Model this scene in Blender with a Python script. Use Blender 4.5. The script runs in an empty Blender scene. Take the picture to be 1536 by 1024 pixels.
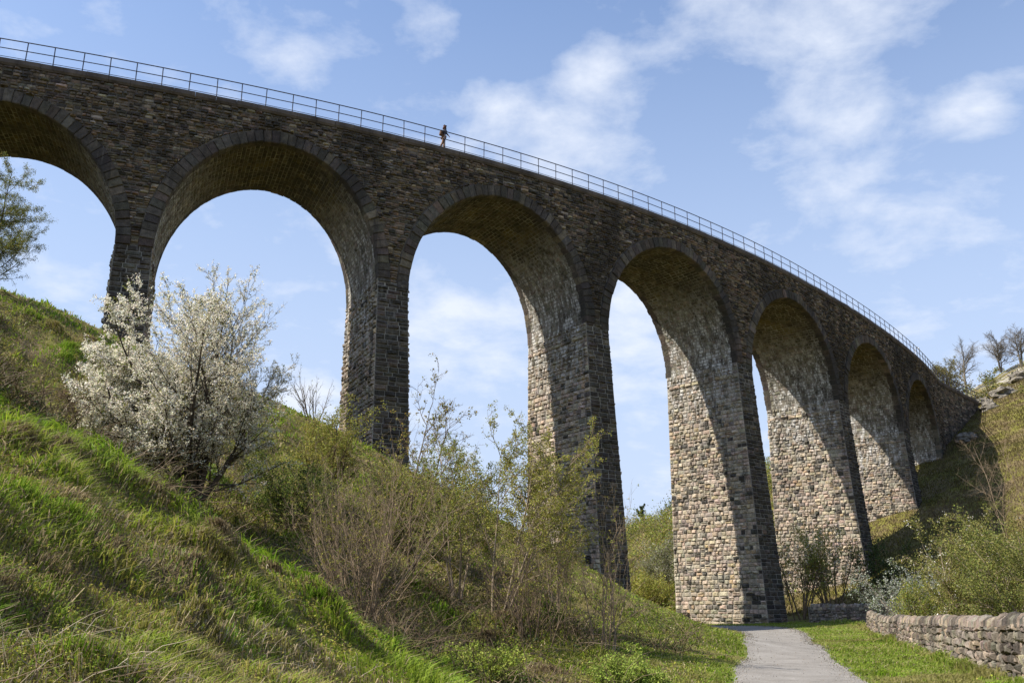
import bpy, math, random
import numpy as np
R = math.radians
rng = np.random.default_rng(7)
random.seed(7)
scene = bpy.context.scene
COL = scene.collection

# ------------------------------------------------------------------ helpers
def link_mesh(name, verts, faces_list, mats, parent=None, mat_idx=None, tone=None, smooth=False):
    """verts (n,3); faces_list: list of int arrays (m,k). tone: (nfaces,3) colour per face -> attribute 'tone'."""
    me = bpy.data.meshes.new(name)
    verts = np.asarray(verts, dtype=np.float32)
    me.vertices.add(len(verts)); me.vertices.foreach_set('co', verts.ravel())
    loops = np.concatenate([np.asarray(f, dtype=np.int32).ravel() for f in faces_list])
    sizes = np.concatenate([np.full(len(f), np.asarray(f).shape[1], dtype=np.int32) for f in faces_list])
    starts = np.concatenate([[0], np.cumsum(sizes)[:-1]]).astype(np.int32)
    me.loops.add(len(loops)); me.loops.foreach_set('vertex_index', loops)
    me.polygons.add(len(sizes)); me.polygons.foreach_set('loop_start', starts)
    me.polygons.foreach_set('loop_total', sizes)
    for m in (mats if isinstance(mats, (list, tuple)) else [mats]):
        me.materials.append(m)
    if mat_idx is not None:
        me.polygons.foreach_set('material_index', np.asarray(mat_idx, dtype=np.int32))
    me.polygons.foreach_set('use_smooth', np.full(len(sizes), bool(smooth)))
    me.update(calc_edges=True)
    me.validate()
    if tone is not None:
        at = me.attributes.new('tone', 'FLOAT_COLOR', 'FACE')
        c = np.ones((len(sizes), 4), dtype=np.float32); c[:, :3] = tone
        at.data.foreach_set('color', c.ravel())
    o = bpy.data.objects.new(name, me); COL.objects.link(o)
    if parent is not None: o.parent = parent
    return o

def tag(o, label, cat, group=None, kind=None):
    if label: o['label'] = label
    if cat: o['category'] = cat
    if group: o['group'] = group
    if kind: o['kind'] = kind
    return o

def empty(name, loc=(0, 0, 0)):
    o = bpy.data.objects.new(name, None); COL.objects.link(o); o.location = loc
    o.empty_display_size = .3
    return o

class MB:
    """collects geometry of one mesh"""
    def __init__(s): s.v = []; s.f = {}; s.n = 0; s.order = []
    def add(s, v, faces, tone=None, mi=0):
        v = np.asarray(v, float)
        for f in (faces if isinstance(faces, list) else [faces]):
            f = np.asarray(f)
            if len(f) == 0: continue
            t = np.zeros((len(f), 3)) + (np.array([.3, .3, .3]) if tone is None else tone if np.ndim(tone) == 1 else tone[:len(f)])
            s.order.append((f + s.n, t, np.full(len(f), mi)))
        s.v.append(v); s.n += len(v)
    def build(s, name, mats, parent=None, smooth=False):
        return link_mesh(name, np.concatenate(s.v), [o[0] for o in s.order], mats, parent,
                         np.concatenate([o[2] for o in s.order]), np.concatenate([o[1] for o in s.order]), smooth)

def box(mb, c, size, tone=None, mi=0, rot=0., jitter=0.):
    c = np.asarray(c, float); h = np.asarray(size, float) / 2
    v = np.array([[x, y, z] for z in (-1, 1) for y in (-1, 1) for x in (-1, 1)], float) * h
    if jitter: v += rng.uniform(-jitter, jitter, v.shape)
    cs, sn = math.cos(rot), math.sin(rot)
    v = np.stack([v[:, 0] * cs - v[:, 1] * sn, v[:, 0] * sn + v[:, 1] * cs, v[:, 2]], 1) + c
    f = np.array([[0, 2, 3, 1], [4, 5, 7, 6], [0, 1, 5, 4], [2, 6, 7, 3], [0, 4, 6, 2], [1, 3, 7, 5]])
    mb.add(v, f, tone, mi)

def tubes(mb, pts, rad, k=4, tone=None, mi=0):
    """pts (B,N,3), rad (B,N): B tubes of N rings with k sides; open ends closed to points by small radius"""
    pts = np.asarray(pts, float); rad = np.asarray(rad, float)
    B, N, _ = pts.shape
    t = np.gradient(pts, axis=1); t /= np.linalg.norm(t, axis=2, keepdims=True) + 1e-9
    ref = np.where(np.abs(t[..., 2:3]) > .9, np.array([1., 0, 0]), np.array([0, 0, 1.]))
    a = np.cross(t, ref); a /= np.linalg.norm(a, axis=2, keepdims=True) + 1e-9
    b = np.cross(t, a)
    an = np.arange(k) / k * 2 * np.pi
    ring = a[:, :, None, :] * np.cos(an)[:, None] + b[:, :, None, :] * np.sin(an)[:, None]
    v = pts[:, :, None, :] + ring * rad[:, :, None, None]
    base = (np.arange(B) * N * k)[:, None, None] + (np.arange(N - 1) * k)[None, :, None]
    j = np.arange(k)[None, None, :]; j2 = (j + 1) % k
    f = np.stack([base + j, base + j2, base + k + j2, base + k + j], -1).reshape(-1, 4)
    tn = tone
    if tone is not None and np.ndim(tone) == 2: tn = np.repeat(tone, (N - 1) * k, axis=0)
    mb.add(v.reshape(-1, 3), f, tn, mi)

# value noise -----------------------------------------------------------
_P = rng.random((256, 256))
def vnoise(x, y):
    xi = np.floor(x).astype(int); yi = np.floor(y).astype(int); fx = x - xi; fy = y - yi
    fx = fx * fx * (3 - 2 * fx); fy = fy * fy * (3 - 2 * fy)
    g = lambda i, j: _P[i % 256, j % 256]
    return (g(xi, yi) * (1 - fx) + g(xi + 1, yi) * fx) * (1 - fy) + (g(xi, yi + 1) * (1 - fx) + g(xi + 1, yi + 1) * fx) * fy - .5
def fbm(x, y, o=4):
    s = 0; a = 1.
    for i in range(o): s = s + a * vnoise(x * 2 ** i + 17.3 * i, y * 2 ** i + 5.1 * i); a *= .5
    return s
def sstep(a, b, x):
    t = np.clip((x - a) / (b - a), 0, 1); return t * t * (3 - 2 * t)

# ------------------------------------------------------------------ camera
F_PX, PITCH, EYE = 1401.1, .28, 1.5
def at(px, py, y):
    """world point at depth y seen at a photo pixel (1536 wide)"""
    xc = (px - 768) / F_PX; yc = (512 - py) / F_PX
    fw = math.cos(PITCH) - yc * math.sin(PITCH); up = math.sin(PITCH) + yc * math.cos(PITCH)
    return np.array([xc / fw * y, y, EYE + up / fw * y])
cam = bpy.data.cameras.new('camera'); co = bpy.data.objects.new('camera', cam); COL.objects.link(co)
co.location = (0, 0, EYE); co.rotation_euler = (R(90) + PITCH, 0, 0)
cam.sensor_width = 36; cam.lens = 36 * F_PX / 1536; cam.clip_end = 5000; cam.clip_start = .05
scene.camera = co

# ------------------------------------------------------------------ materials
def new_mat(name):
    m = bpy.data.materials.new(name); m.use_nodes = True
    nt = m.node_tree; nt.nodes.clear()
    out = nt.nodes.new('ShaderNodeOutputMaterial')
    return m, nt, out
def N(nt, typ, **kw):
    n = nt.nodes.new(typ)
    for k, v in kw.items():
        if k == 'inp':
            for i, val in v.items(): n.inputs[i].default_value = val
        else: setattr(n, k, v)
    return n
def noise_node(nt, scale, detail=5, rough=.6, vec=None):
    n = N(nt, 'ShaderNodeTexNoise', inp={'Scale': scale, 'Detail': detail, 'Roughness': rough})
    if vec is not None: nt.links.new(vec, n.inputs['Vector'])
    return n
def ramp(nt, src, stops):
    r = N(nt, 'ShaderNodeValToRGB')
    e = r.color_ramp.elements
    while len(e) < len(stops): e.new(.5)
    for i, (p, c) in enumerate(stops):
        e[i].position = p; e[i].color = (*c, 1) if len(c) == 3 else c
    nt.links.new(src, r.inputs['Fac']); return r
def mix(nt, fac, a, b, mode='MIX'):
    m = N(nt, 'ShaderNodeMix', data_type='RGBA', blend_type=mode)
    for i, s in ((0, fac), (6, a), (7, b)):
        if hasattr(s, 'is_output'): nt.links.new(s, m.inputs[i])
        elif i == 0: m.inputs[0].default_value = s
        else: m.inputs[i].default_value = (*s, 1)
    return m.outputs[2]
def principled(nt, out, col, rough=.9, spec=.2, bump=None, bstr=.5, bdist=.03):
    p = N(nt, 'ShaderNodeBsdfPrincipled', inp={'Roughness': rough, 'Specular IOR Level': spec})
    if hasattr(col, 'is_output'): nt.links.new(col, p.inputs['Base Color'])
    else: p.inputs['Base Color'].default_value = (*col, 1)
    if bump is not None:
        b = N(nt, 'ShaderNodeBump', inp={'Strength': bstr, 'Distance': bdist})
        nt.links.new(bump, b.inputs['Height']); nt.links.new(b.outputs[0], p.inputs['Normal'])
    nt.links.new(p.outputs[0], out.inputs['Surface']); return p

def stone_mat(name, kind):
    m, nt, out = new_mat(name)
    tc = N(nt, 'ShaderNodeTexCoord'); ob = tc.outputs['Object']
    at_ = N(nt, 'ShaderNodeAttribute', attribute_name='tone')
    n1 = noise_node(nt, 3.5, 8, .65, ob)
    var = ramp(nt, n1.outputs['Fac'], [(.28, (.5, .5, .5)), (.72, (1.35, 1.3, 1.24))])
    c = mix(nt, 1., at_.outputs['Color'], var.outputs[0], 'MULTIPLY')
    # soot stains in broad patches, stretched down the wall
    mp = N(nt, 'ShaderNodeMapping'); mp.inputs['Scale'].default_value = (1, 1, .35); nt.links.new(ob, mp.inputs['Vector'])
    n2 = noise_node(nt, .22, 8, .68, mp.outputs[0])
    st = ramp(nt, n2.outputs['Fac'], [(.50, (0, 0, 0)), (.58, (1, 1, 1))])
    sc = N(nt, 'ShaderNodeMath', operation='MULTIPLY'); nt.links.new(st.outputs[0], sc.inputs[0]); sc.inputs[1].default_value = .25 if kind == 'pier' else .74
    c = mix(nt, sc.outputs[0], c, (.036, .033, .03))
    # narrow dark and pale runs down the wall
    mp3 = N(nt, 'ShaderNodeMapping'); mp3.inputs['Scale'].default_value = (1, 1, .10); nt.links.new(ob, mp3.inputs['Vector'])
    n6 = noise_node(nt, 1.1, 6, .7, mp3.outputs[0])
    dk = ramp(nt, n6.outputs['Fac'], [(.55, (0, 0, 0)), (.64, (.75, .75, .75))]); c = mix(nt, dk.outputs[0], c, (.05, .043, .037))
    pk = ramp(nt, n6.outputs['Fac'], [(.30, (.35, .35, .35)), (.38, (0, 0, 0))]); c = mix(nt, pk.outputs[0], c, (.30, .27, .23))
    if kind == 'soffit':
        # green-ochre algae in patches and white lime runs, strongest low on the barrel
        n3 = noise_node(nt, .5, 7, .7, ob)
        al = ramp(nt, n3.outputs['Fac'], [(.54, (0, 0, 0)), (.62, (1, 1, 1))])
        at2 = N(nt, 'ShaderNodeAttribute', attribute_name='lime')
        inv = N(nt, 'ShaderNodeMath', operation='SUBTRACT'); inv.inputs[0].default_value = 1.; nt.links.new(at2.outputs['Fac'], inv.inputs[1])
        mu = N(nt, 'ShaderNodeMath', operation='MULTIPLY'); nt.links.new(al.outputs[0], mu.inputs[0]); nt.links.new(inv.outputs[0], mu.inputs[1])
        m3 = N(nt, 'ShaderNodeMath', operation='MULTIPLY'); nt.links.new(mu.outputs[0], m3.inputs[0]); m3.inputs[1].default_value = .55
        c = mix(nt, m3.outputs[0], c, (.15, .115, .035))
    if kind in ('soffit', 'pier'):
        at2 = N(nt, 'ShaderNodeAttribute', attribute_name='lime')
        mp2 = N(nt, 'ShaderNodeMapping'); mp2.inputs['Scale'].default_value = (1.6, 1.6, .55); nt.links.new(ob, mp2.inputs['Vector'])
        n4 = noise_node(nt, 1.5, 9, .78, mp2.outputs[0])
        li = ramp(nt, n4.outputs['Fac'], [(.48, (0, 0, 0)), (.60, (1, 1, 1))])
        mu = N(nt, 'ShaderNodeMath', operation='MULTIPLY'); nt.links.new(li.outputs[0], mu.inputs[0]); nt.links.new(at2.outputs['Fac'], mu.inputs[1])
        c = mix(nt, mu.outputs[0], c, (.58, .57, .55))
    nb = noise_node(nt, 7, 9, .7, ob)
    principled(nt, out, c, .93, .15, nb.outputs['Fac'], .9, .09)
    return m
M_PIER = stone_mat('pier_stone', 'pier')
M_FACE = stone_mat('face_stone', 'face')
M_SOFF = stone_mat('soffit_stone', 'soffit')

def simple_mat(name, c1, c2, scale, rough=.9, bstr=.4, bdist=.02, spec=.2):
    m, nt, out = new_mat(name); tc = N(nt, 'ShaderNodeTexCoord')
    n1 = noise_node(nt, scale, 7, .65, tc.outputs['Object'])
    r = ramp(nt, n1.outputs['Fac'], [(.3, c1), (.7, c2)])
    principled(nt, out, r.outputs[0], rough, spec, n1.outputs['Fac'], bstr, bdist); return m
M_MORTAR = simple_mat('mortar', (.14, .13, .11), (.36, .34, .30), 1.2)
M_DARKMORTAR = simple_mat('dark_mortar', (.06, .052, .042), (.20, .175, .14), 1.0)
M_SOFFJOINT = simple_mat('soffit_joints', (.05, .044, .034), (.30, .28, .24), .8)
M_CORNICE = simple_mat('cornice_stone', (.05, .042, .038), (.15, .125, .11), .9)
M_IRON = simple_mat('painted_iron', (.02, .021, .04), (.045, .045, .07), 4, .5, .1, .003, .5)
M_BARK = simple_mat('bark', (.035, .028, .02), (.10, .08, .06), 9, .95, .7, .02)
M_GREYBARK = simple_mat('grey_bark', (.09, .08, .065), (.22, .19, .15), 9, .95, .6, .02)
M_PALEBARK = simple_mat('pale_bark', (.17, .13, .09), (.36, .29, .21), 7, .95, .5, .02)
M_TANBARK = simple_mat('tan_bark', (.15, .11, .07), (.33, .25, .17), 7, .95, .5, .02)
M_BROWNBARK = simple_mat('brown_bark', (.08, .055, .035), (.19, .14, .09), 7, .95, .5, .02)

def leaf_mat(name, trans=.35, rough=.7):
    m, nt, out = new_mat(name)
    a = N(nt, 'ShaderNodeAttribute', attribute_name='tone')
    d = N(nt, 'ShaderNodeBsdfPrincipled', inp={'Roughness': rough, 'Specular IOR Level': .25})
    t = N(nt, 'ShaderNodeBsdfTranslucent')
    nt.links.new(a.outputs['Color'], d.inputs['Base Color']); nt.links.new(a.outputs['Color'], t.inputs['Color'])
    mx = N(nt, 'ShaderNodeMixShader', inp={0: trans})
    nt.links.new(d.outputs[0], mx.inputs[1]); nt.links.new(t.outputs[0], mx.inputs[2]); nt.links.new(mx.outputs[0], out.inputs['Surface'])
    return m
M_LEAF = leaf_mat('leaf'); M_PETAL = leaf_mat('petal', .45, .8); M_BLADE = leaf_mat('grass_blade', .4, .6)
M_STRAW = leaf_mat('straw', .2, .8)

# ------------------------------------------------------------------ terrain
# left bank and hillside through surveyed points, right hillside as a sloping plane
ctl = []
for y in (-6, 0, 5, 10, 14, 18):
    xt = -.35 - .038 * max(y, 0)
    for dx in (-14, -9, -5.5, -3, -1.4): ctl.append((xt + dx, y, .62 * -dx * (1 if y > 3 else .8)))
    ctl.append((xt + .2, y, .03))
ctl += [(-9.3, 22.3, 3.6), (-14.5, 24, 7.0), (-19, 23, 10.2), (-6.3, 21.5, 2.1), (-3.4, 22, 1.15), (-1.2, 21, .35), (-8.6, 25.5, 3.65), (-4.8, 26, 2.4),
        (-2.5, 28, 2.3), (-1.4, 31, 2.1), (1., 24, .7), (2.6, 29, .7), (5, 40, 1.5), (3, 33, 1.3), (8.7, 55, .8), (12.2, 64, .12),
        (2, 45, 4.2), (-6, 45, 8.), (-14, 45, 11.8), (-20, 44, 14.2), (-26, 45, 17.1), (-34, 40, 19), (-24, 48, 16.9), (-24, 55, 16.4), (-13.4, 55, 13.2),
        (-11.2, 58, 12.2), (-8.3, 60, 10.6), (6.3, 68, 2.4), (2, 58, 5.2), (-33, 52, 20.5), (-41, 48, 25), (-14, 34, 8.8), (-24, 34, 14.5), (-6, 34, 5.), (-32, 25, 17),
        (-30, 10, 15.5), (-32, -5, 14), (-41, 30, 23), (-60, 50, 33), (-60, 20, 30), (-60, -8, 28)]
pth = np.array([(5., 10, 0), (5.2, 14, 0), (6.2, 21.3, 0), (9.0, 32, 0), (12.8, 47, 0), (16.3, 61, .12), (16.6, 68, .25), (13.6, 76, .3), (8.5, 86, .3), (1, 98, .3), (-12, 112, .3)])
for p in pth[:-2]:
    ctl.append((p[0] - 1.9, p[1], p[2])); ctl.append((p[0] + 2.2, p[1], p[2])); ctl.append((p[0] + 5, p[1], p[2] + .1)); ctl.append((p[0] + 14, p[1], p[2] + .2))
for y in (-12, -4, 4): ctl += [(2.5, y, 0), (6, y, 0), (14, y, 0), (30, y, 0)]
ctl += [(40, 40, .2), (40, 60, .2), (30, 75, .4), (60, 20, .2), (60, -8, 0)]
ctl = np.array(ctl, float)
_D = np.linalg.norm(ctl[:, None, :2] - ctl[None, :, :2], axis=2)
_A = np.zeros((len(ctl) + 3,) * 2); _A[:-3, :-3] = _D - .15 * np.eye(len(ctl)); _A[:-3, -3] = 1; _A[:-3, -2:] = ctl[:, :2]; _A[-3:, :-3] = _A[:-3, -3:].T
_W = np.linalg.solve(_A, np.concatenate([ctl[:, 2], [0, 0, 0]]))
pline = []
for i in range(len(pth) - 1):
    p0, p1, p2, p3 = pth[max(i - 1, 0)], pth[i], pth[i + 1], pth[min(i + 2, len(pth) - 1)]
    for t in np.linspace(0, 1, 12, endpoint=False):
        pline.append(.5 * (2 * p1 + (p2 - p0) * t + (2 * p0 - 5 * p1 + 4 * p2 - p3) * t * t + (3 * p1 - p0 - 3 * p2 + p3) * t ** 3))
pline = np.array(pline)
def path_half(y): return np.interp(y, [0, 21, 32, 47, 60, 68, 76, 90], [1.42, 1.44, 1.38, 1.6, 1.95, 2.2, 1.9, 1.4])
def path_dist(x, y):
    sh = x.shape; x = x.ravel(); y = y.ravel(); d = np.full(x.shape, 1e9)
    near = np.where((y < 120) & (np.abs(x) < 60))[0]
    for k in range(0, len(near), 20000):
        i = near[k:k + 20000]
        q = (x[i, None] - pline[None, :, 0]) ** 2 + (y[i, None] - pline[None, :, 1]) ** 2
        d[i] = np.sqrt(q.min(1)) - path_half(y[i])
    return d.reshape(sh)
_tr = np.random.default_rng(123)
_ta = np.radians(_tr.uniform(-37, 4, 230)); _td = 3.5 * (44 / 3.5) ** _tr.random(230)
TUS = np.stack([_td * np.sin(_ta), _td * np.cos(_ta), _tr.uniform(.22, .6, 230) * (1 + _td / 40), _tr.uniform(.08, .30, 230) * (1 + _td / 50)], 1)
TUS[:, 3] *= np.clip((_td - 3.) / 9., .12, 1.); TUS[::4, 3] *= -.7                                            # some are hollows where turf has slipped
TUS = TUS[(TUS[:, 0] < -.9) | (TUS[:, 1] > 20)]
def tussock(x, y):
    s = np.zeros(x.shape)
    for tx0, ty0, tr0, th0 in TUS:
        k = np.where((np.abs(x - tx0) < 2.5 * tr0) & (np.abs(y - ty0) < 2.5 * tr0))[0]
        if len(k): s[k] += th0 * np.exp(-((x[k] - tx0) ** 2 + (y[k] - ty0) ** 2) / tr0 ** 2)
    return s
def softplus(x, k): return k * np.log1p(np.exp(np.clip(x / k, -40, 40)))
def height(x, y, detail=True):
    x = np.asarray(x, float); y = np.asarray(y, float); sh = np.broadcast(x, y).shape
    x = np.broadcast_to(x, sh).ravel(); y = np.broadcast_to(y, sh).ravel()
    cx = np.clip(x, -62, 45); cy = np.clip(y, -12, 64)
    L = np.empty(x.shape)
    for k in range(0, len(x), 30000):
        s = slice(k, k + 30000)
        L[s] = np.sqrt((cx[s, None] - ctl[None, :, 0]) ** 2 + (cy[s, None] - ctl[None, :, 1]) ** 2) @ _W[:-3] + _W[-3] + cx[s] * _W[-2] + cy[s] * _W[-1]
    fade = np.where(y > 61, np.exp(-((y - 61) / 30.) ** 2), 1.)
    L = np.where(L > 0, L, L * .3) * fade
    s = .9 * x + .43 * y
    Rr = .5 * softplus(s - 61.5, 2.5)
    # the skyline of the right-hand valley side falls towards the valley mouth
    lim = np.interp(x / np.maximum(y, 1.), [-.2, .08, .13, .18, .28, .40, .476, .571, .8], [13, 15, 17, 19, 27, 34, 39, 51, 62]) + 5 * fbm(x * .03 + 3, y * .03, 3)
    Rr = np.where(Rr > lim * .75, lim * .75 + (lim * .25) * np.tanh((Rr - lim * .75) / (lim * .25)), Rr)
    # far valley side closing the view beyond the arches
    far = .22 * softplus(y - 190 + .25 * x, 15); far = np.minimum(far, 30 * np.tanh(far / 30))
    z = L + np.maximum(Rr, far) + .3 * sstep(60, 72, y) * (1 - sstep(0, 3, Rr))
    if detail:
        pd = path_dist(x, y); w = sstep(.1, 2.2, pd)
        dist = np.hypot(x, y)
        n = (.30 + .05 * (1 - sstep(35, 50, dist))) * fbm(x * .28, y * .28, 3) + (.19 * fbm(x * 1.0 + 9, y * 1.0, 3) + .13 * fbm(x * 3.3 + 31, y * 3.3, 2)) * (1 - sstep(45, 70, dist))
        n += 1.6 * fbm(x * .06 + 40, y * .06, 4) * sstep(70, 130, dist)
        n += tussock(x, y)
        verge = sstep(0, 1.5, L + Rr)
        z = z + n * w * (.25 + .75 * verge)
        z = z - .012 * (1 - sstep(-.2, .3, pd))
    return z.reshape(sh)
def hz(x, y): return float(height(np.array([x]), np.array([y]))[0])

ang = np.concatenate([np.linspace(-180, -52, 60, endpoint=False), np.linspace(-52, 52, 640, endpoint=False), np.linspace(52, 180, 60, endpoint=False)])
rad = np.concatenate([[.01], np.geomspace(.6, 45, 250, endpoint=False), np.geomspace(45, 170, 110, endpoint=False), np.geomspace(170, 2500, 40)])
A_, R_ = np.meshgrid(np.radians(ang), rad, indexing='ij')
gx, gy = R_ * np.sin(A_), R_ * np.cos(A_)
gz = height(gx, gy)
na, nr = gx.shape
idx = np.arange(na * nr).reshape(na, nr); nx_ = np.roll(idx, -1, 0)
gf = np.stack([idx[:, :-1], idx[:, 1:], nx_[:, 1:], nx_[:, :-1]], -1).reshape(-1, 4)

def ground_mat():
    m, nt, out = new_mat('ground'); tc = N(nt, 'ShaderNodeTexCoord'); ob = tc.outputs['Object']
    n1 = noise_node(nt, .3, 8, .6, ob); n2 = noise_node(nt, 1.1, 8, .7, ob); n3 = noise_node(nt, 9, 8, .7, ob); n4 = noise_node(nt, .06, 6, .6, ob)
    g = ramp(nt, n2.outputs['Fac'], [(.25, (.05, .036, .02)), (.42, (.10, .085, .03)), (.58, (.16, .16, .035)), (.8, (.22, .18, .08))])
    d = ramp(nt, n3.outputs['Fac'], [(.25, (.06, .042, .024)), (.7, (.25, .19, .11))])
    r = ramp(nt, n1.outputs['Fac'], [(.46, (0, 0, 0)), (.6, (.85, .85, .85))])
    c = mix(nt, r.outputs[0], g.outputs[0], d.outputs[0])
    n7 = noise_node(nt, 38, 8, .8, ob); fr = ramp(nt, n7.outputs['Fac'], [(.35, (.45, .42, .38)), (.52, (1., 1., 1.)), (.68, (1.6, 1.55, 1.35))]); c = mix(nt, 1., c, fr.outputs[0], 'MULTIPLY')
    al = N(nt, 'ShaderNodeAttribute', attribute_name='lawn')
    lw = ramp(nt, n2.outputs['Fac'], [(.3, (.10, .12, .025)), (.7, (.17, .23, .04))])
    lf = mix(nt, 1., lw.outputs[0], fr.outputs[0], 'MULTIPLY'); c = mix(nt, al.outputs['Fac'], c, lf)
    # pale limestone breaking through on the high right-hand slope
    at_ = N(nt, 'ShaderNodeAttribute', attribute_name='rock')
    n5 = noise_node(nt, .35, 10, .75, ob)
    ad = N(nt, 'ShaderNodeMath', operation='MULTIPLY'); nt.links.new(n5.outputs['Fac'], ad.inputs[0]); nt.links.new(at_.outputs['Fac'], ad.inputs[1])
    rk = ramp(nt, ad.outputs[0], [(.50, (0, 0, 0)), (.58, (1, 1, 1))])
    rc = ramp(nt, n3.outputs['Fac'], [(.3, (.14, .125, .11)), (.65, (.42, .39, .36))])
    c = mix(nt, rk.outputs[0], c, rc.outputs[0])
    principled(nt, out, c, .95, .1, n3.outputs['Fac'], .8, .06); return m
rockw = (sstep(112, 135, .9 * gx + .43 * gy) * sstep(60, 100, gy) * sstep(40, 66, gx)).ravel()
g_ob = link_mesh('ground', np.stack([gx.ravel(), gy.ravel(), gz.ravel()], 1), [gf], ground_mat(), smooth=True)
a_ = g_ob.data.attributes.new('rock', 'FLOAT', 'POINT'); a_.data.foreach_set('value', rockw.astype(np.float32))
pdg = path_dist(gx, gy).ravel(); lawn = (.85 * (1 - sstep(2.5, 5.5, pdg)) * (gx.ravel() > 1.)).astype(np.float32)
a_ = g_ob.data.attributes.new('lawn', 'FLOAT', 'POINT'); a_.data.foreach_set('value', lawn)
tag(g_ob, 'grassy valley floor and hillsides under the viaduct', 'ground', kind='structure')

# path sheet -----------------------------------------------------------
def path_mat():
    m, nt, out = new_mat('path_gravel'); tc = N(nt, 'ShaderNodeTexCoord'); ob = tc.outputs['Object']
    n1 = noise_node(nt, .9, 8, .65, ob); n2 = noise_node(nt, 26, 8, .8, ob)
    a = ramp(nt, n1.outputs['Fac'], [(.3, (.165, .152, .135)), (.7, (.26, .245, .225))])
    b = ramp(nt, n2.outputs['Fac'], [(.33, (.5, .5, .5)), (.5, (1., 1, 1)), (.7, (1.35, 1.34, 1.3))])
    principled(nt, out, mix(nt, 1., a.outputs[0], b.outputs[0], 'MULTIPLY'), .9, .2, n2.outputs['Fac'], .6, .015); return m
pl = []
for i in range(len(pline) - 1):
    for t in (0, .33, .66): pl.append(pline[i] * (1 - t) + pline[i + 1] * t)
pl = np.array(pl); tg = np.gradient(pl[:, :2], axis=0); tg /= np.linalg.norm(tg, axis=1, keepdims=True); pn = np.stack([tg[:, 1], -tg[:, 0]], 1)
cols = np.linspace(-1, 1, 9); hw = path_half(pl[:, 1])
PV = []
for c in cols:
    e = hw + (.16 * fbm(pl[:, 1] * .9 + 50 * c, pl[:, 0], 4) if abs(c) == 1 else 0)
    q = pl[:, :2] + pn * (c * e)[:, None]
    zz = height(q[:, 0], q[:, 1]) + .035 * (1 - .9 * abs(c) ** 3)
    PV.append(np.concatenate([q, zz[:, None]], 1))
PV = np.stack(PV, 1); n0, n1_ = PV.shape[:2]; ii = np.arange(n0 * n1_).reshape(n0, n1_)
pf = np.stack([ii[:-1, :-1], ii[:-1, 1:], ii[1:, 1:], ii[1:, :-1]], -1).reshape(-1, 4)
tag(link_mesh('path', PV.reshape(-1, 3), [pf], path_mat(), smooth=True), 'pale gravel footpath bending under the viaduct', 'path', kind='structure')

# ------------------------------------------------------------------ viaduct
NODE = np.array([[-40.978, 49.853], [-23.893, 55.057], [-8.287, 61.368], [6.663, 69.89], [20.765, 80.816], [34.045, 94.046], [46.226, 108.248], [56.968, 123.03]])
NODE = np.concatenate([[NODE[0] - 30 * np.array([.966, .26])], NODE, [[59.7, 127.4]]])
CL = np.linalg.norm(np.diff(NODE, axis=0), axis=1)
SN = np.concatenate([[0], np.cumsum(CL)]) - CL[0]           # s = 0 at the left abutment
_tan = np.gradient(NODE, SN, axis=0)
ss, xx, yy = [], [], []
for i in range(len(NODE) - 1):
    L = CL[i]
    for t in np.linspace(0, 1, 24, endpoint=False):
        h00 = 2 * t ** 3 - 3 * t * t + 1; h10 = t ** 3 - 2 * t * t + t; h01 = 1 - h00; h11 = t ** 3 - t * t
        p = h00 * NODE[i] + h10 * L * _tan[i] + h01 * NODE[i + 1] + h11 * L * _tan[i + 1]
        ss.append(SN[i] + t * L); xx.append(p[0]); yy.append(p[1])
ss.append(SN[-1]); xx.append(NODE[-1, 0]); yy.append(NODE[-1, 1])
ss, xx, yy = map(np.array, (ss, xx, yy))
tx, ty = np.gradient(xx, ss), np.gradient(yy, ss); ln = np.hypot(tx, ty); tx /= ln; ty /= ln
S_END = SN[-1]
def FP(s, d, z):
    x = np.interp(s, ss, xx) - np.interp(s, ss, ty) * d; y = np.interp(s, ss, yy) + np.interp(s, ss, tx) * d
    return np.stack(np.broadcast_arrays(x, y, z), -1)
WID = 8.0; KS, KF, KB = .012, .070, .0; CORN = .42
def Hd(s): return 34 + EYE - .025 * np.clip(s, -5, 200)
SPN = SN[1:-1]                                               # springing nodes 0..7
ARCH = []
CC = [2.94, 2.51, 2.72, 2.64, 2.68, 2.84, 3.08]
for i in range(7):
    L = SPN[i + 1] - SPN[i]; sc = (SPN[i] + SPN[i + 1]) / 2
    a = L / 2 - 1.1; b = 8.7; zs = Hd(sc) - CC[i] - b
    ARCH.append((sc, a, b, zs))
RT = .84                                                     # ring thickness
def arch_w(i, z, ext=0.):
    sc, a, b, zs = ARCH[i]
    t = np.clip((z - zs) / (b + ext), 0, 1)
    return (a + ext) * np.sqrt(1 - t * t)
def front_off(s, z):
    """front batter below the springing"""
    zi = np.interp(s, [A[0] for A in ARCH], [A[3] for A in ARCH])
    return KF * np.clip(zi - z, 0, 100)

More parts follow.
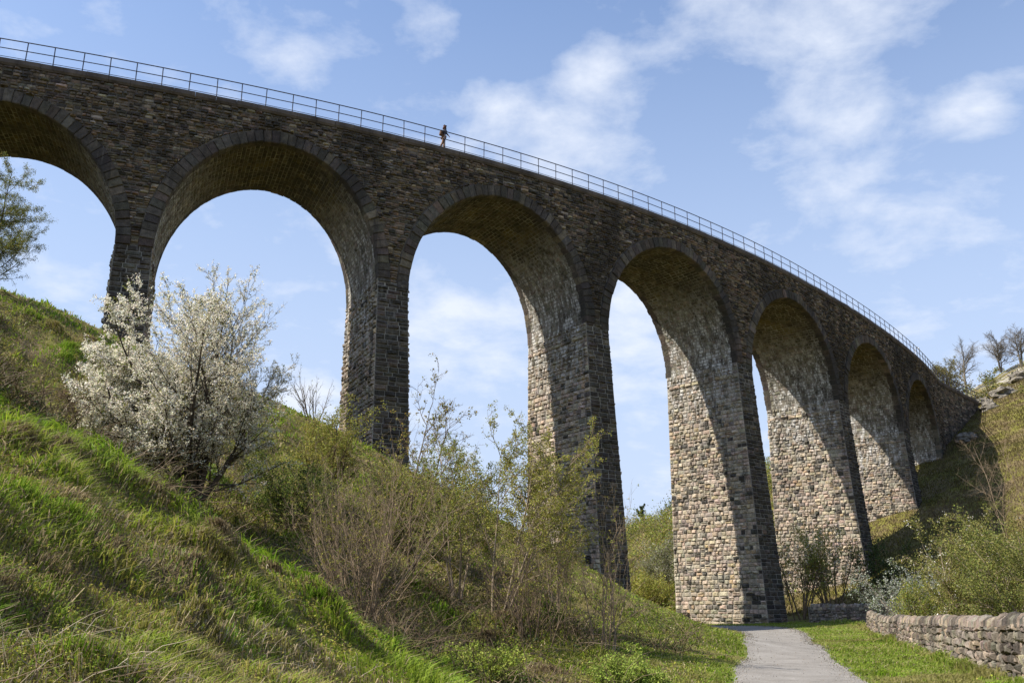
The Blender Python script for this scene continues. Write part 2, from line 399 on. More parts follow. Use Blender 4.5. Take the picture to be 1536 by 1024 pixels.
def palette(n, kind, seed):
    r = np.random.default_rng(seed)
    u = r.random(n)[:, None]; v = r.uniform(.8, 1.2, n)[:, None]
    if kind == 'pier':
        c = np.where(u < .52, [.43, .36, .28], np.where(u < .76, [.33, .285, .23], np.where(u < .83, [.40, .31, .20], np.where(u < .92, [.17, .15, .125], [.055, .05, .043]))))
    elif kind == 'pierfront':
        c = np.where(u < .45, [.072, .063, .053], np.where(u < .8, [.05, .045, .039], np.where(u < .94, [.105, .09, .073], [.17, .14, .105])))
    elif kind == 'face':
        c = np.where(u < .38, [.158, .130, .102], np.where(u < .62, [.072, .064, .056], np.where(u < .84, [.215, .165, .118], np.where(u < .94, [.145, .132, .116], [.34, .29, .23]))))
    elif kind == 'ring':
        c = np.where(u < .5, [.088, .078, .067], np.where(u < .85, [.115, .10, .083], [.16, .135, .107]))
    elif kind == 'soffit':
        c = np.where(u < .45, [.20, .178, .14], np.where(u < .7, [.15, .135, .106], [.25, .225, .18]))
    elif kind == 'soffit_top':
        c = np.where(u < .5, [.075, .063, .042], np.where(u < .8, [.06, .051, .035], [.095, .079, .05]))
    elif kind == 'wall':
        c = np.where(u < .45, [.27, .235, .195], np.where(u < .75, [.20, .175, .145], np.where(u < .9, [.33, .27, .205], [.12, .11, .095])))
    return c * v * r.uniform(.93, 1.07, (n, 3))

def blocks(mb, S, quads, kind, seed, hmin=.02, hmax=.09, joint=.012, bevel=.16, mi=0, flip=False, kind2=None, prob=None):
    """rock-faced stones: quads (n,4,2) corner (u,v) in order bl,br,tr,tl, laid on surface S(u,v,h)"""
    q = np.asarray(quads, float)
    if len(q) == 0: return
    r = np.random.default_rng(seed); n = len(q)
    c = q.mean(1, keepdims=True)
    wu = np.abs(q[:, 1, 0] - q[:, 0, 0])[:, None, None] + 1e-6; wv = np.abs(q[:, 3, 1] - q[:, 0, 1])[:, None, None] + 1e-6
    shr = np.concatenate([np.clip(1 - 2 * joint / wu, .3, 1), np.clip(1 - 2 * joint / wv, .3, 1)], 2)
    base = c + (q - c) * shr
    bv = np.minimum(bevel, .06 / np.minimum(wu, wv) + .05)
    fr = c + (q - c) * (shr - 2 * bv * r.uniform(.6, 1.3, (n, 4, 1)))
    h = r.uniform(hmin, hmax, (n, 1)) * (1 + r.uniform(-.45, .45, (n, 4)))
    hc = h.mean(1) * r.uniform(.9, 1.5, n)
    ce = c[:, 0] + (r.uniform(-.2, .2, (n, 2)) * np.concatenate([wu[:, 0], wv[:, 0]], 1))
    P = np.concatenate([S(base[..., 0], base[..., 1], np.full((n, 4), -.004)), S(fr[..., 0], fr[..., 1], h), S(ce[:, None, 0], ce[:, None, 1], hc[:, None])], 1)
    o = (np.arange(n) * 9)[:, None]
    sides = np.concatenate([o + np.array([[k, (k + 1) % 4, 4 + (k + 1) % 4, 4 + k]]) for k in range(4)], 1).reshape(n, 4, 4)
    tris = np.concatenate([o + np.array([[4 + k, 4 + (k + 1) % 4, 8]]) for k in range(4)], 1).reshape(n, 4, 3)
    if flip: sides = sides[..., ::-1]; tris = tris[..., ::-1]
    col = palette(n, kind, seed + 1)
    if kind2:
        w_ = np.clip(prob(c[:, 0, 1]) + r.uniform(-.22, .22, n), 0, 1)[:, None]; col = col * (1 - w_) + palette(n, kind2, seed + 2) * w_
    col = np.repeat(col, 4, axis=0)
    v = P.reshape(-1, 3)
    mb.order.append((sides.reshape(-1, 4) + mb.n, col, np.full(n * 4, mi)))
    mb.order.append((tris.reshape(-1, 3) + mb.n, col, np.full(n * 4, mi)))
    mb.v.append(v); mb.n += len(v)

def courses(z0, z1, lo, hi, r):
    z = [z0]
    while z[-1] < z1 - lo: z.append(z[-1] + r.uniform(lo, hi))
    z = np.array(z); return z0 + (z - z0) * (z1 - z0) / (z[-1] - z0)
def row(u0b, u1b, u0t, u1t, v0, v1, wlo, whi, r):
    """stones of one course between slanted ends"""
    Lm = max(u1b - u0b, u1t - u0t)
    if Lm < .06: return []
    n = max(1, int(round(Lm / (.5 * (wlo + whi)))))
    c = np.concatenate([[0], np.cumsum(r.uniform(wlo, whi, n))]); c /= c[-1]
    lo, hi = max(u0b, u0t), min(u1b, u1t)
    if hi - lo < .2 or max(abs(u0b - u0t), abs(u1b - u1t)) < .1:
        return [[(u0b + (u1b - u0b) * c[k], v0), (u0b + (u1b - u0b) * c[k + 1], v0), (u0t + (u1t - u0t) * c[k + 1], v1), (u0t + (u1t - u0t) * c[k], v1)] for k in range(n)]
    # upright joints between, slanted only where a course dies against an arch ring
    j = lo + (hi - lo) * c; out = []
    for e0, e1, inner, sgn in ((u0b, u0t, lo, 1), (u1b, u1t, hi, -1)):
        gap = abs(e0 - e1)
        if gap > .03:
            m = max(1, int(gap / .6)); 
            for q in range(m):
                a0, a1 = q / m, (q + 1) / m
                xs = [min(e0, e1) + gap * a0, min(e0, e1) + gap * a1]
                # height of the open wedge at each side: grows from the ring outwards
                if sgn == 1: f0, f1 = a0, a1
                else: f0, f1 = 1 - a0, 1 - a1
                if e0 > e1 if sgn == 1 else e0 < e1: yy = [(v1 - (v1 - v0) * f0, v1), (v1 - (v1 - v0) * f1, v1)]
                else: yy = [(v0, v0 + (v1 - v0) * f0), (v0, v0 + (v1 - v0) * f1)]
                out.append([(xs[0], yy[0][0]), (xs[1], yy[1][0]), (xs[1], yy[1][1]), (xs[0], yy[0][1])])
    out += [[(j[k], v0), (j[k + 1], v0), (j[k + 1], v1), (j[k], v1)] for k in range(n)]
    return out
def split_tall(qs, r, p=.25):
    out = []
    for q in qs:
        if r.random() < p:
            m1 = [(q[0][i] + q[3][i]) / 2 for i in (0, 1)]; m2 = [(q[1][i] + q[2][i]) / 2 for i in (0, 1)]
            out += [[q[0], q[1], m2, m1], [m1, m2, q[2], q[3]]]
        else: out.append(q)
    return out
def sheet(mb, S, U, V, mi=1, flip=False):
    """plain mortar backing, U(v) -> (u0,u1)"""
    V = np.asarray(V); n = 9
    G = []
    for v in V:
        u0, u1 = U(v); uu = np.linspace(u0, u1, n); G.append(S(uu, np.full(n, v), np.full(n, 0.)))
    G = np.array(G); k = np.arange(len(V) * n).reshape(len(V), n)
    f = np.stack([k[:-1, :-1], k[:-1, 1:], k[1:, 1:], k[1:, :-1]], -1).reshape(-1, 4)
    if flip: f = f[:, ::-1]
    mb.add(G.reshape(-1, 3), f, np.array([.2, .19, .17]), mi)

viaduct = empty('viaduct', (20.8, 81, 0))
tag(viaduct, 'tall curved stone railway viaduct with seven arches crossing the valley', 'viaduct')
def vbuild(mb, name, mats, lime=None, parent=None):
    o = mb.build(name, mats)
    o.parent = parent or viaduct
    o.matrix_parent_inverse = viaduct.matrix_basis.inverted() if parent is None else parent.matrix_basis.inverted()
    if lime is not None:
        n = len(o.data.vertices); co_ = np.empty(n * 3, dtype=np.float32); o.data.vertices.foreach_get('co', co_); co_ = co_.reshape(-1, 3)
        a = o.data.attributes.new('lime', 'FLOAT', 'POINT'); a.data.foreach_set('value', lime(co_).astype(np.float32))
    return o

# piers -----------------------------------------------------------------
for i in range(0, 8):
    s0 = SPN[i]; r = np.random.default_rng(100 + i)
    zl = ARCH[i - 1][3] if i > 0 else ARCH[0][3]; zr = ARCH[i][3] if i < 7 else ARCH[6][3]
    ztop = max(zl, zr)
    pb = [hz(*FP(s0 + du, d, 0)[:2]) for du in (-1.5, 1.5) for d in (-1.5, 4, 8)]
    zb = min(pb) - .8
    half = lambda z: 1.1 + KS * np.clip(ztop - z, 0, 100)
    mb = MB()
    def S_left(u, v, h): return FP(s0 - half(v) - h, u, v)
    def S_right(u, v, h): return FP(s0 + half(v) + h, u, v)
    def S_front(u, v, h): return FP(u, -front_off(s0, v) - h, v)
    def S_back(u, v, h): return FP(u, WID + h, v)
    def plinth(lst): return lst
    zc = courses(zb, ztop, .25, .42, r)
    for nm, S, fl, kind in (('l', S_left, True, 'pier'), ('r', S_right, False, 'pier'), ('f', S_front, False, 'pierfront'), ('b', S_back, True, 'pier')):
        if (i == 0 and nm == 'l') or (i == 7 and nm == 'r'): continue
        top = zl if nm == 'l' else zr if nm == 'r' else ztop
        qs = []
        for k in range(len(zc) - 1):
            v0, v1 = zc[k], zc[k + 1]
            if v0 > top - .1: continue
            if nm in 'lr': e0 = (-front_off(s0, v0), WID); e1 = (-front_off(s0, v1), WID)
            else: e0 = (s0 - half(v0), s0 + half(v0)); e1 = (s0 - half(v1), s0 + half(v1))
            big = 1.25 if k < 6 + (i == 4) * 4 else 1.
            qs += split_tall(row(e0[0], e0[1], e1[0], e1[1], v0, v1, (.28 if nm in 'lr' else .45) * big, (.76 if nm in 'lr' else .95) * big, r), r, .14 if nm in 'lr' else 0)
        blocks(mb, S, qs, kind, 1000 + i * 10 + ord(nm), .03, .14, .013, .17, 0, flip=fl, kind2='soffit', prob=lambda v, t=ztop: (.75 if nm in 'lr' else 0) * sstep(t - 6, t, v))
        zs_ = np.linspace(zb, top, 12)
        if nm in 'lr': sheet(mb, S, lambda v: (-front_off(s0, v), WID), zs_, 1, fl)
        else: sheet(mb, S, lambda v: (s0 - half(v), s0 + half(v)), zs_, 1, fl)
    vbuild(mb, 'pier', [M_PIER, M_MORTAR], lambda c, t=ztop, q=FP(s0, 0., 0.)[:2], nn=np.array([-np.interp(s0, ss, ty), np.interp(s0, ss, tx)]): (.85 * sstep(t - 7, t - 1, c[:, 2]) + .12) * (.12 + .88 * sstep(.15, .6, (c[:, :2] - q) @ nn)))
    # impost stones under the springing
    for nm, S, fl in (('l', S_left, True), ('r', S_right, False)):
        mb = MB()
        if (i == 0 and nm == 'l') or (i == 7 and nm == 'r'): continue
        top = (zl if nm == 'l' else zr) - .25
        blocks(mb, S, row(.3, WID - .3, .3, WID - .3, top - 1., top - .7, .5, .9, r), 'pier', 2000 + i, .12, .17, .01, .06, 0, fl)
        vbuild(mb, 'impost', [M_PIER, M_MORTAR], lambda c: 0 * c[:, 0])

# arches ------------------------------------------------------------------
for i, (sc, a, b, zs) in enumerate(ARCH):
    r = np.random.default_rng(300 + i)
    mb = MB()
    def S_sof(u, v, h, sc=sc, a=a, b=b, zs=zs): return FP(sc + (a - h) * np.cos(v), u, zs + (b - h) * np.sin(v))
    arc = np.linspace(0, np.pi, 400); dl = np.hypot(a * np.sin(arc), b * np.cos(arc)) * (np.pi / 399); cum = np.concatenate([[0], np.cumsum(dl[:-1])])
    nc = int(cum[-1] / .3)
    vs = np.interp(np.linspace(0, cum[-1], nc + 1), cum, arc)
    qs = []
    for k in range(nc): qs += row(.5, WID - .5, .5, WID - .5, vs[k], vs[k + 1], .35, .8, r)
    q = np.array(qs)
    n = len(q)
    # joints measured in metres: give v-shrink in radians through a scaled copy
    def S_sof2(u, v, h): return S_sof(u, v / 8.0, h)
    q2 = q.copy(); q2[..., 1] *= 8.0
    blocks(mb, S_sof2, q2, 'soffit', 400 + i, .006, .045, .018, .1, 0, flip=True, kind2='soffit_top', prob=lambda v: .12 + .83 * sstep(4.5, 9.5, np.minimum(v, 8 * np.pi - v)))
    for d0, d1 in ((0, WID),):
        sheet(mb, S_sof, lambda v: (d0, d1), np.linspace(0, np.pi, 40), 1, True)
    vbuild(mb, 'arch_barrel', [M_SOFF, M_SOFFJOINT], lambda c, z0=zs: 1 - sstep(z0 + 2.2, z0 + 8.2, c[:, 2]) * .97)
    # ring of voussoirs, front and back, wrapping half a metre into the barrel
    nv = int(cum[-1] / .52); vv = np.interp(np.linspace(0, cum[-1], nv + 1), cum, arc)
    for side in (0, 1):
        mb = MB()
        for k in range(nv):
            proud = r.uniform(.04, .13); dep = .5 + (.12 if k % 2 else 0); T = RT * r.uniform(.94, 1.06)
            g = .0012
            dA = np.array([-proud, dep]) if side == 0 else np.array([WID + proud, WID - dep])
            pts = []
            for dd in dA:
                for (ph, rr_) in ((vv[k] + g, -.03), (vv[k + 1] - g, -.03), (vv[k + 1] - g, T), (vv[k] + g, T)):
                    pts.append((sc + (a + rr_) * math.cos(ph), dd, zs + (b + rr_) * math.sin(ph)))
            p = np.array(pts); f0 = p[:4].copy(); cen = f0.mean(0)
            face = cen + (f0 - cen) * .86; face[:, 1] += (-.045 if side == 0 else .045) * r.uniform(.2, 2.0, 4)
            P = np.concatenate([p, face]); P = FP(P[:, 0], P[:, 1], P[:, 2])
            fs = [[8, 9, 10, 11], [0, 1, 9, 8], [1, 2, 10, 9], [2, 3, 11, 10], [3, 0, 8, 11], [0, 4, 5, 1], [1, 5, 6, 2], [2, 6, 7, 3], [3, 7, 4, 0]]
            f = np.array(fs); f = f[:, ::-1] if side == 0 else f
            mb.add(P, f, palette(1, 'ring', 5000 + i * 200 + k + side * 90)[0])
        vbuild(mb, 'voussoir_ring', [M_FACE])

# spandrel walls -----------------------------------------------------------
def free_intervals(z):
    iv = []; s = S_LO
    for i in range(7):
        sc, a, b, zs = ARCH[i]
        w = float(arch_w(i, z, RT)) if z < zs + b + RT else 0.
        if z < zs: w = a + .5
        iv.append((s, sc - w)); s = sc + w
    iv.append((s, S_HI)); return iv
S_LO, S_HI = -24., S_END
zmin = min(A[3] for A in ARCH) - .1
for side in (0, 1):
    r = np.random.default_rng(600 + side); mb = MB()
    S = (lambda u, v, h: FP(u, -h - 0 * u, v)) if side == 0 else (lambda u, v, h: FP(u, WID + h, v))
    # top course follows the falling deck: v is measured down from the deck edge
    S2 = lambda u, v, h: S(u, v - .025 * np.clip(u, -5, 200) + 0, h)
    zt = 34 + EYE - CORN
    zcs = courses(zmin, zt, .13, .24, r)
    qs = []
    for k in range(len(zcs) - 1):
        v0, v1 = zcs[k], zcs[k + 1]
        def iv(v):
            out = []; s = S_LO
            for j in range(7):
                sc, a, b, zs = ARCH[j]
                zz = v - .025 * sc
                if zz < zs - .05: return None
                w = float(arch_w(j, zz, RT)) if zz < zs + b + RT else 0.
                out.append((s, sc - w)); s = sc + w
            out.append((s, S_HI)); return out
        # springings differ by deck fall only, so all arches share v
        i0, i1 = iv(max(v0, zt + CORN - 3.08 - 8.7 + .06)), iv(max(v1, zt + CORN - 3.08 - 8.7 + .06))
        if i0 is None or i1 is None: continue
        for (a0, a1), (b0, b1) in zip(i0, i1):
            qs += row(a0, a1, b0, b1, v0, v1, .25, .75, r)
    blocks(mb, S2, qs, 'face', 700 + side, .02, .16, .012, .14, 0, flip=(side == 1))
    # mortar backing in vertical strips from the arch to the cornice
    us = np.unique(np.concatenate([np.linspace(S_LO, S_HI, 300)] + [A[0] + A[1] * np.cos(np.linspace(0, np.pi, 60)) for A in ARCH]))
    zb_ = []
    for u in us:
        z = None
        for j, (sc, a, b, zs) in enumerate(ARCH):
            if abs(u - sc) < a: z = zs + b * math.sqrt(1 - ((u - sc) / a) ** 2)
        if z is None:
            j = int(np.argmin([abs(u - A[0]) for A in ARCH])); z = ARCH[j][3] - .3
            if u < SPN[0] or u > SPN[7]: z = -2 if u > 20 else 15.
        zb_.append(z)
    zb_ = np.array(zb_); zt_ = Hd(us) - CORN + .05
    G = np.concatenate([S(us, zb_, np.zeros(len(us))), S(us, zt_, np.zeros(len(us)))]); n = len(us); k = np.arange(n - 1)
    f = np.stack([k, k + 1, k + 1 + n, k + n], 1)
    if side == 1: f = f[:, ::-1]
    mb.add(G, f, np.array([.1, .09, .08]), 1)
    # abutment faces below springing level at both ends
    for (u0, u1, zlo) in ((S_LO, SPN[0] - 1.1, 14.), (SPN[7] + 1.1, S_HI, 10.)):
        qs = []
        ztp = zmin - 0.025 * ((u0 + u1) / 2) + .2
        zz = courses(zlo, ARCH[0][3] if u0 < 0 else ARCH[6][3], .2, .36, r)
        for q in range(len(zz) - 1): qs += row(u0, u1, u0, u1, zz[q], zz[q + 1], .35, .9, r)
        blocks(mb, S, qs, 'face', 720 + side + int(u0), .02, .10, .008, .14, 0, flip=(side == 1))
    vbuild(mb, 'spandrel_wall', [M_FACE, M_DARKMORTAR])

# deck and cornice ----------------------------------------------------------
us = np.linspace(S_LO, S_HI, 170)
WING0 = np.array([59.7, 127.4]); WING1 = np.array([70.6, 138.7]); WLEN = float(np.linalg.norm(WING1 - WING0)); WT = (WING1 - WING0) / WLEN; WN = np.array([-WT[1], WT[0]])
def strip(mb, prof, us, zf, tone=None, mi=0, P=FP):
    """sweep a closed profile [(d,z)] along the viaduct"""
    G = np.stack([P(us, np.full(len(us), d), zf(us) + z) for d, z in prof], 1); m = len(prof); n = len(us)
    k = np.arange(n * m).reshape(n, m); k2 = np.roll(k, -1, 1)
    f = np.stack([k[:-1], k[1:], k2[1:], k2[:-1]], -1).reshape(-1, 4)[:, ::-1]
    mb.add(G.reshape(-1, 3), f, tone, mi)
def FW(s, d, z): return np.stack(np.broadcast_arrays(WING0[0] + WT[0] * s + WN[0] * d, WING0[1] + WT[1] * s + WN[1] * d, z), -1)
mb = MB()
joints = np.arange(S_LO, S_HI, 1.35)
for j in range(len(joints)):
    u0 = joints[j] + .006; u1 = min(joints[j] + 1.344, S_HI); pj = rng.uniform(-.02, .02)
    strip(mb, [(-.24 + pj, 0), (.35, .002), (.35, -CORN), (-.12 + pj, -CORN), (-.22 + pj, -CORN + .14)], np.array([u0, u1]), Hd, None)
for j in np.arange(0, WLEN, 1.35):
    strip(mb, [(-.22, 0), (.35, .002), (.35, -CORN), (-.1, -CORN), (-.2, -CORN + .14)], np.array([j + .006, min(j + 1.344, WLEN)]), lambda s: Hd(S_END) - .025 * s - .002, None, 0, FW)
vbuild(mb, 'cornice', [M_CORNICE])
mb = MB(); strip(mb, [(WID + .2, 0), (WID + .2, -CORN), (WID - .3, -CORN), (WID - .3, .002)], us, Hd)
vbuild(mb, 'cornice', [M_CORNICE])
mb = MB(); strip(mb, [(.34, -.06), (WID - .29, -.06), (WID - .29, -.3), (.34, -.3)], us, Hd)
strip(mb, [(.34, -.06), (WID + 6, -.06), (WID + 6, -.3), (.34, -.3)], np.linspace(0, WLEN, 8), lambda s: Hd(S_END) - .025 * s - .002, None, 0, FW)
vbuild(mb, 'deck', [M_DARKMORTAR])
# wing wall
mb = MB(); r = np.random.default_rng(55)
S_w = lambda u, v, h: FW(u, -h, v)
ztw = float(Hd(S_END)) - CORN
qs = []
zz = courses(10, ztw, .16, .32, r)
for q in range(len(zz) - 1): qs += row(0, WLEN, 0, WLEN, zz[q] - 0, zz[q + 1], .3, .9, r)
blocks(mb, lambda u, v, h: S_w(u, v - .025 * u, h), qs, 'face', 801, .02, .1, .008, .14)
sheet(mb, lambda u, v, h: S_w(u, v - .025 * u, h), lambda v: (0, WLEN), np.linspace(10, ztw + .05, 5), 1)
vbuild(mb, 'wing_wall', [M_FACE, M_DARKMORTAR])

# railing -------------------------------------------------------------------
RH = 1.36
rail = empty('railing', tuple(FP(60., .05, Hd(60.))))
tag(rail, 'thin dark iron railing with three rails along the top edge of the viaduct', 'railing')
def rbuild(mb, name):
    o = mb.build(name, [M_IRON], smooth=True); o.parent = rail; o.matrix_parent_inverse = rail.matrix_basis.inverted(); return o
S0 = 0.
pos = []
s = S0; r = np.random.default_rng(91)
while s < S_END - .3: pos.append(FP(s, -.15, Hd(s))); s += 1.62 + (r.uniform(-.25, .2) if r.random() < .3 else 0)
npst = len(pos)
s = .6
while s < WLEN + .4: pos.append(FW(s, -.13, Hd(S_END) - .025 * s)); s += 1.75
for ip, p in enumerate(pos[:99]):
    m_ = MB(); lean = np.array([r.uniform(-.02, .02), r.uniform(-.02, .02), RH])
    tubes(m_, np.array([[p + [0, 0, -.02], p + lean * .5, p + lean]]), np.full((1, 3), .034 if ip < 70 else .04), 6)
    rbuild(m_, 'post')
P_ = np.array(pos)
P_ = np.concatenate([P_, [P_[-1] + np.array([WT[0], WT[1], 0]) * 1.3]])
fine = []
for q in range(len(P_) - 1):
    for t in (0, .5): fine.append(P_[q] * (1 - t) + P_[q + 1] * t)
fine = np.array(fine + [P_[-1]])
for h_, rr_ in ((RH, .036), (.72, .03), (.13, .02)):
    m_ = MB(); w_ = .012 * fbm(np.arange(len(fine)) * .4, np.full(len(fine), h_ * 7), 2)
    tubes(m_, (fine + np.stack([0 * w_, 0 * w_, h_ + w_], 1))[None], (rr_ + .02 * sstep(130, 165, np.arange(len(fine))))[None], 6)
    rbuild(m_, 'rail')

# ------------------------------------------------------------------ dry stone walls
M_WALL = stone_mat('wall_stone', 'face')
def dry_wall(line, h0, h1, thick, label, seed, cope=True, jag=1.):
    r = np.random.default_rng(seed)
    line = np.array(line, float); seg = np.linalg.norm(np.diff(line, axis=0), axis=1); cs = np.concatenate([[0], np.cumsum(seg)]); Ltot = cs[-1]
    def P(u, d, z):
        x = np.interp(u, cs, line[:, 0]); y = np.interp(u, cs, line[:, 1])
        k = np.clip(np.searchsorted(cs, u, side='right') - 1, 0, len(seg) - 1); t = (line[1:] - line[:-1]) / seg[:, None]
        t = t[k]; return np.stack([x + t[..., 1] * d, y - t[..., 0] * d, z], -1)
    gu = np.linspace(0, Ltot, 60); gp = P(gu, np.zeros(60), np.zeros(60)); gz_ = height(gp[:, 0], gp[:, 1])
    k_ = np.ones(5) / 5; gz_ = np.convolve(np.pad(gz_, 2, mode='edge'), k_, 'valid')
    gr = lambda u: np.interp(u, gu, gz_)
    H_ = lambda u: np.interp(u, [0, Ltot], [h0, h1])
    root = empty('dry_stone_wall', (line[0, 0], line[0, 1], gr(0)))
    tag(root, label, 'stone wall', 'dry stone walls beside the path')
    mb = MB()
    for sd in (1, -1):
        # v in 0..1 of the wall height, scaled to metres about the mean height
        hm = (h0 + h1) / 2
        def S(u, v, h, sd=sd):
            vv_ = v / hm; bat = thick * (.5 - .1 * vv_)
            return P(u, sd * (bat + h), gr(u) - .12 + vv_ * (H_(u) + .12) + 0.02 * np.sin(u * 1.7))
        qs = []; v = 0.
        while v < hm - .05:
            dv = r.uniform(.12, .22); dv = min(dv, hm - v)
            rw = row(0, Ltot, 0, Ltot, v, v + dv, .14, .5, r); rw = split_tall(rw, r, .2)
            for q in rw:
                j = r.uniform(-.035, .035, 4) * jag
                q = [(q[k][0] + r.uniform(-.03, .03), q[k][1] + j[k]) for k in range(4)]; qs.append(q)
            v += dv
        blocks(mb, S, qs, 'wall', seed + sd, .03, .11, .006, .2, 0, flip=(sd == -1))
        sheet(mb, S, lambda v: (0, Ltot), np.linspace(0, hm, 4), 1, sd == -1)
    for e in (0, Ltot):
        box(mb, P(np.array(e), 0., float(gr(e) + H_(e) / 2 - .05)), (.1, thick * .85, H_(e)), np.array([.2, .18, .15]), 0, math.atan2(*(line[-1] - line[-2])[::-1]))
    o = mb.build('stonework', [M_WALL, M_DARKMORTAR]); o.parent = root; o.matrix_parent_inverse = root.matrix_basis.inverted()
    if cope:
        mb = MB(); u = 0.
        while u < Ltot - .05:
            w = r.uniform(.09, .2); hh = r.uniform(.2, .33); tt = thick * r.uniform(.85, 1.05); tilt = r.uniform(.05, .35)
            pr = []
            for q in np.linspace(0, np.pi, 7): pr.append((math.cos(q) * tt / 2, math.sin(q) ** .7 * hh))
            ring = []
            for du, k in ((.0, .82), (.25, 1.), (.75, 1.), (1., .85)):
                for d_, z_ in pr:
                    uu = u + du * (w + .02) + z_ * tilt
                    ring.append(P(np.array(min(max(uu, 0), Ltot)), d_ * k + r.uniform(-.012, .012), float(gr(u) + H_(u)) - .03 + z_ * k + r.uniform(-.012, .012)))
            ring = np.array(ring); n = 7; f = [[a * n + b, a * n + b + 1, (a + 1) * n + b + 1, (a + 1) * n + b] for a in range(3) for b in range(n - 1)]
            caps = np.array([[0, 1, 2, 3, 4, 5, 6], [27, 26, 25, 24, 23, 22, 21]])
            mb.add(ring, [np.array(f), caps], palette(1, 'wall', seed + int(u * 100))[0])
            u += w
        o = mb.build('coping', [M_WALL]); o.parent = root; o.matrix_parent_inverse = root.matrix_basis.inverted()
    return root
dry_wall([(6.9, 6), (8.6, 12), (11.2, 21.2), (15.4, 36), (20.2, 52), (24.3, 66)], 1.24, .8, .5, 'long dry stone wall with upright coping stones along the right side of the path', 41)
dry_wall([(23.2, 75.4), (26, 73.2), (29, 70.5), (30.5, 66)], 1.25, .7, .5, 'low shaded stone wall joining the right foot of the big pier by the path', 42, True)
dry_wall([(8.5, 78.5), (12.5, 83.), (17.2, 86.5)], .85, 1.0, .5, 'short low stone wall left of the big pier behind the grassy mound', 43, False)

# ------------------------------------------------------------------ plants
class Skel:
    def __init__(s): s.br = []; s.tips = []
def grow(sk, r, p, d, L, rad, lv, spec):
    q = spec[lv]; n = q.get('n', 6); pts = [p]; d = d / np.linalg.norm(d); dirs = [d]
    for i in range(n):
        d = d + r.normal(0, q['wig'], 3) + np.array([0, 0, q['up']]); d = d / np.linalg.norm(d)
        p = p + d * (L / n); pts.append(p); dirs.append(d)
    pts = np.array(pts); rr = rad * (1 - np.linspace(0, 1, n + 1) * q.get('tap', .8))
    sk.br.append((lv, pts, rr))
    if lv + 1 < len(spec):
        c = spec[lv + 1]; k = int(round(c['num'] * r.uniform(.75, 1.25) * (L / q.get('Lref', L))))
        for j in range(max(k, 1)):
            t = c['t0'] + (1 - c['t0']) * (j + r.random()) / max(k, 1); t = min(t, .99)
            f = t * n; i = int(f); pp = pts[i] + (pts[i + 1] - pts[i]) * (f - i); dd = dirs[i + 1]
            ax = np.cross(dd, r.normal(0, 1, 3)); ax /= np.linalg.norm(ax) + 1e-9
            an = R(c['ang'] + r.normal(0, c.get('angv', 10)))
            nd = dd * math.cos(an) + ax * math.sin(an)
            nd[2] += c.get('lift', 0)
            cl = L * c['ratio'] * r.uniform(.7, 1.25) * (1 - c.get('taper', .45) * t)
            grow(sk, r, pp, nd, cl, max(rr[i] * c.get('rr', .6), c.get('rmin', .004)), lv + 1, spec)
def skel_mesh(sk, name, mat, parent, sides=(7, 5, 4, 3, 3), mind=0):
    mb = MB(); groups = {}
    for lv, pts, rr in sk.br:
        groups.setdefault((lv, len(pts)), []).append((pts, rr))
    for (lv, n), lst in groups.items():
        tubes(mb, np.array([a[0] for a in lst]), np.array([a[1] for a in lst]), sides[min(lv, 4)])
    return mb.build(name, [mat], parent, True)
def leaf_quads(mb, pts, size, tones, r, flat=.0, asp=.6):
    n = len(pts); a = r.normal(0, 1, (n, 3)); a[:, 2] *= (1 - flat); a /= np.linalg.norm(a, axis=1, keepdims=True)
    b = np.cross(a, r.normal(0, 1, (n, 3))); b /= np.linalg.norm(b, axis=1, keepdims=True) + 1e-9
    s = size * r.uniform(.6, 1.35, (n, 1)); w = s * asp
    c = np.cross(a, b) * s * .18
    v = np.stack([pts - a * s, pts + b * w + c, pts + a * s, pts - b * w + c], 1).reshape(-1, 3)
    f = (np.arange(n) * 4)[:, None] + np.arange(4)
    pal = np.array(tones); col = pal[r.integers(0, len(pal), n)] * r.uniform(.7, 1.3, (n, 1)) * r.uniform(.93, 1.07, (n, 3))
    mb.add(v, f, col)
def along(sk, r, lvs, dens, spread, tmin=.2, clump=5):
    out = []
    for lv, pts, rr in sk.br:
        if lv not in lvs: continue
        L = np.linalg.norm(np.diff(pts, axis=0), axis=1).sum(); k = r.poisson(L * dens / clump)
        if k == 0: continue
        t = r.uniform(tmin, 1, k) * (len(pts) - 1); i = np.minimum(t.astype(int), len(pts) - 2); f = (t - i)[:, None]
        cc = np.repeat(pts[i] * (1 - f) + pts[i + 1] * f + r.normal(0, spread * .6, (k, 3)), clump, axis=0)
        out.append(cc + r.normal(0, spread * .7, cc.shape))
    return np.concatenate(out) if out else np.zeros((0, 3))
GREEN = [(.17, .22, .035), (.21, .25, .04), (.12, .17, .03), (.25, .27, .05)]
YELLOW = [(.26, .27, .045), (.32, .30, .06), (.20, .23, .04), (.28, .23, .06)]
DARKG = [(.045, .075, .018), (.065, .095, .022), (.03, .055, .014)]
WHITE = [(.88, .84, .73), (.82, .77, .64), (.90, .87, .80), (.70, .68, .48)]
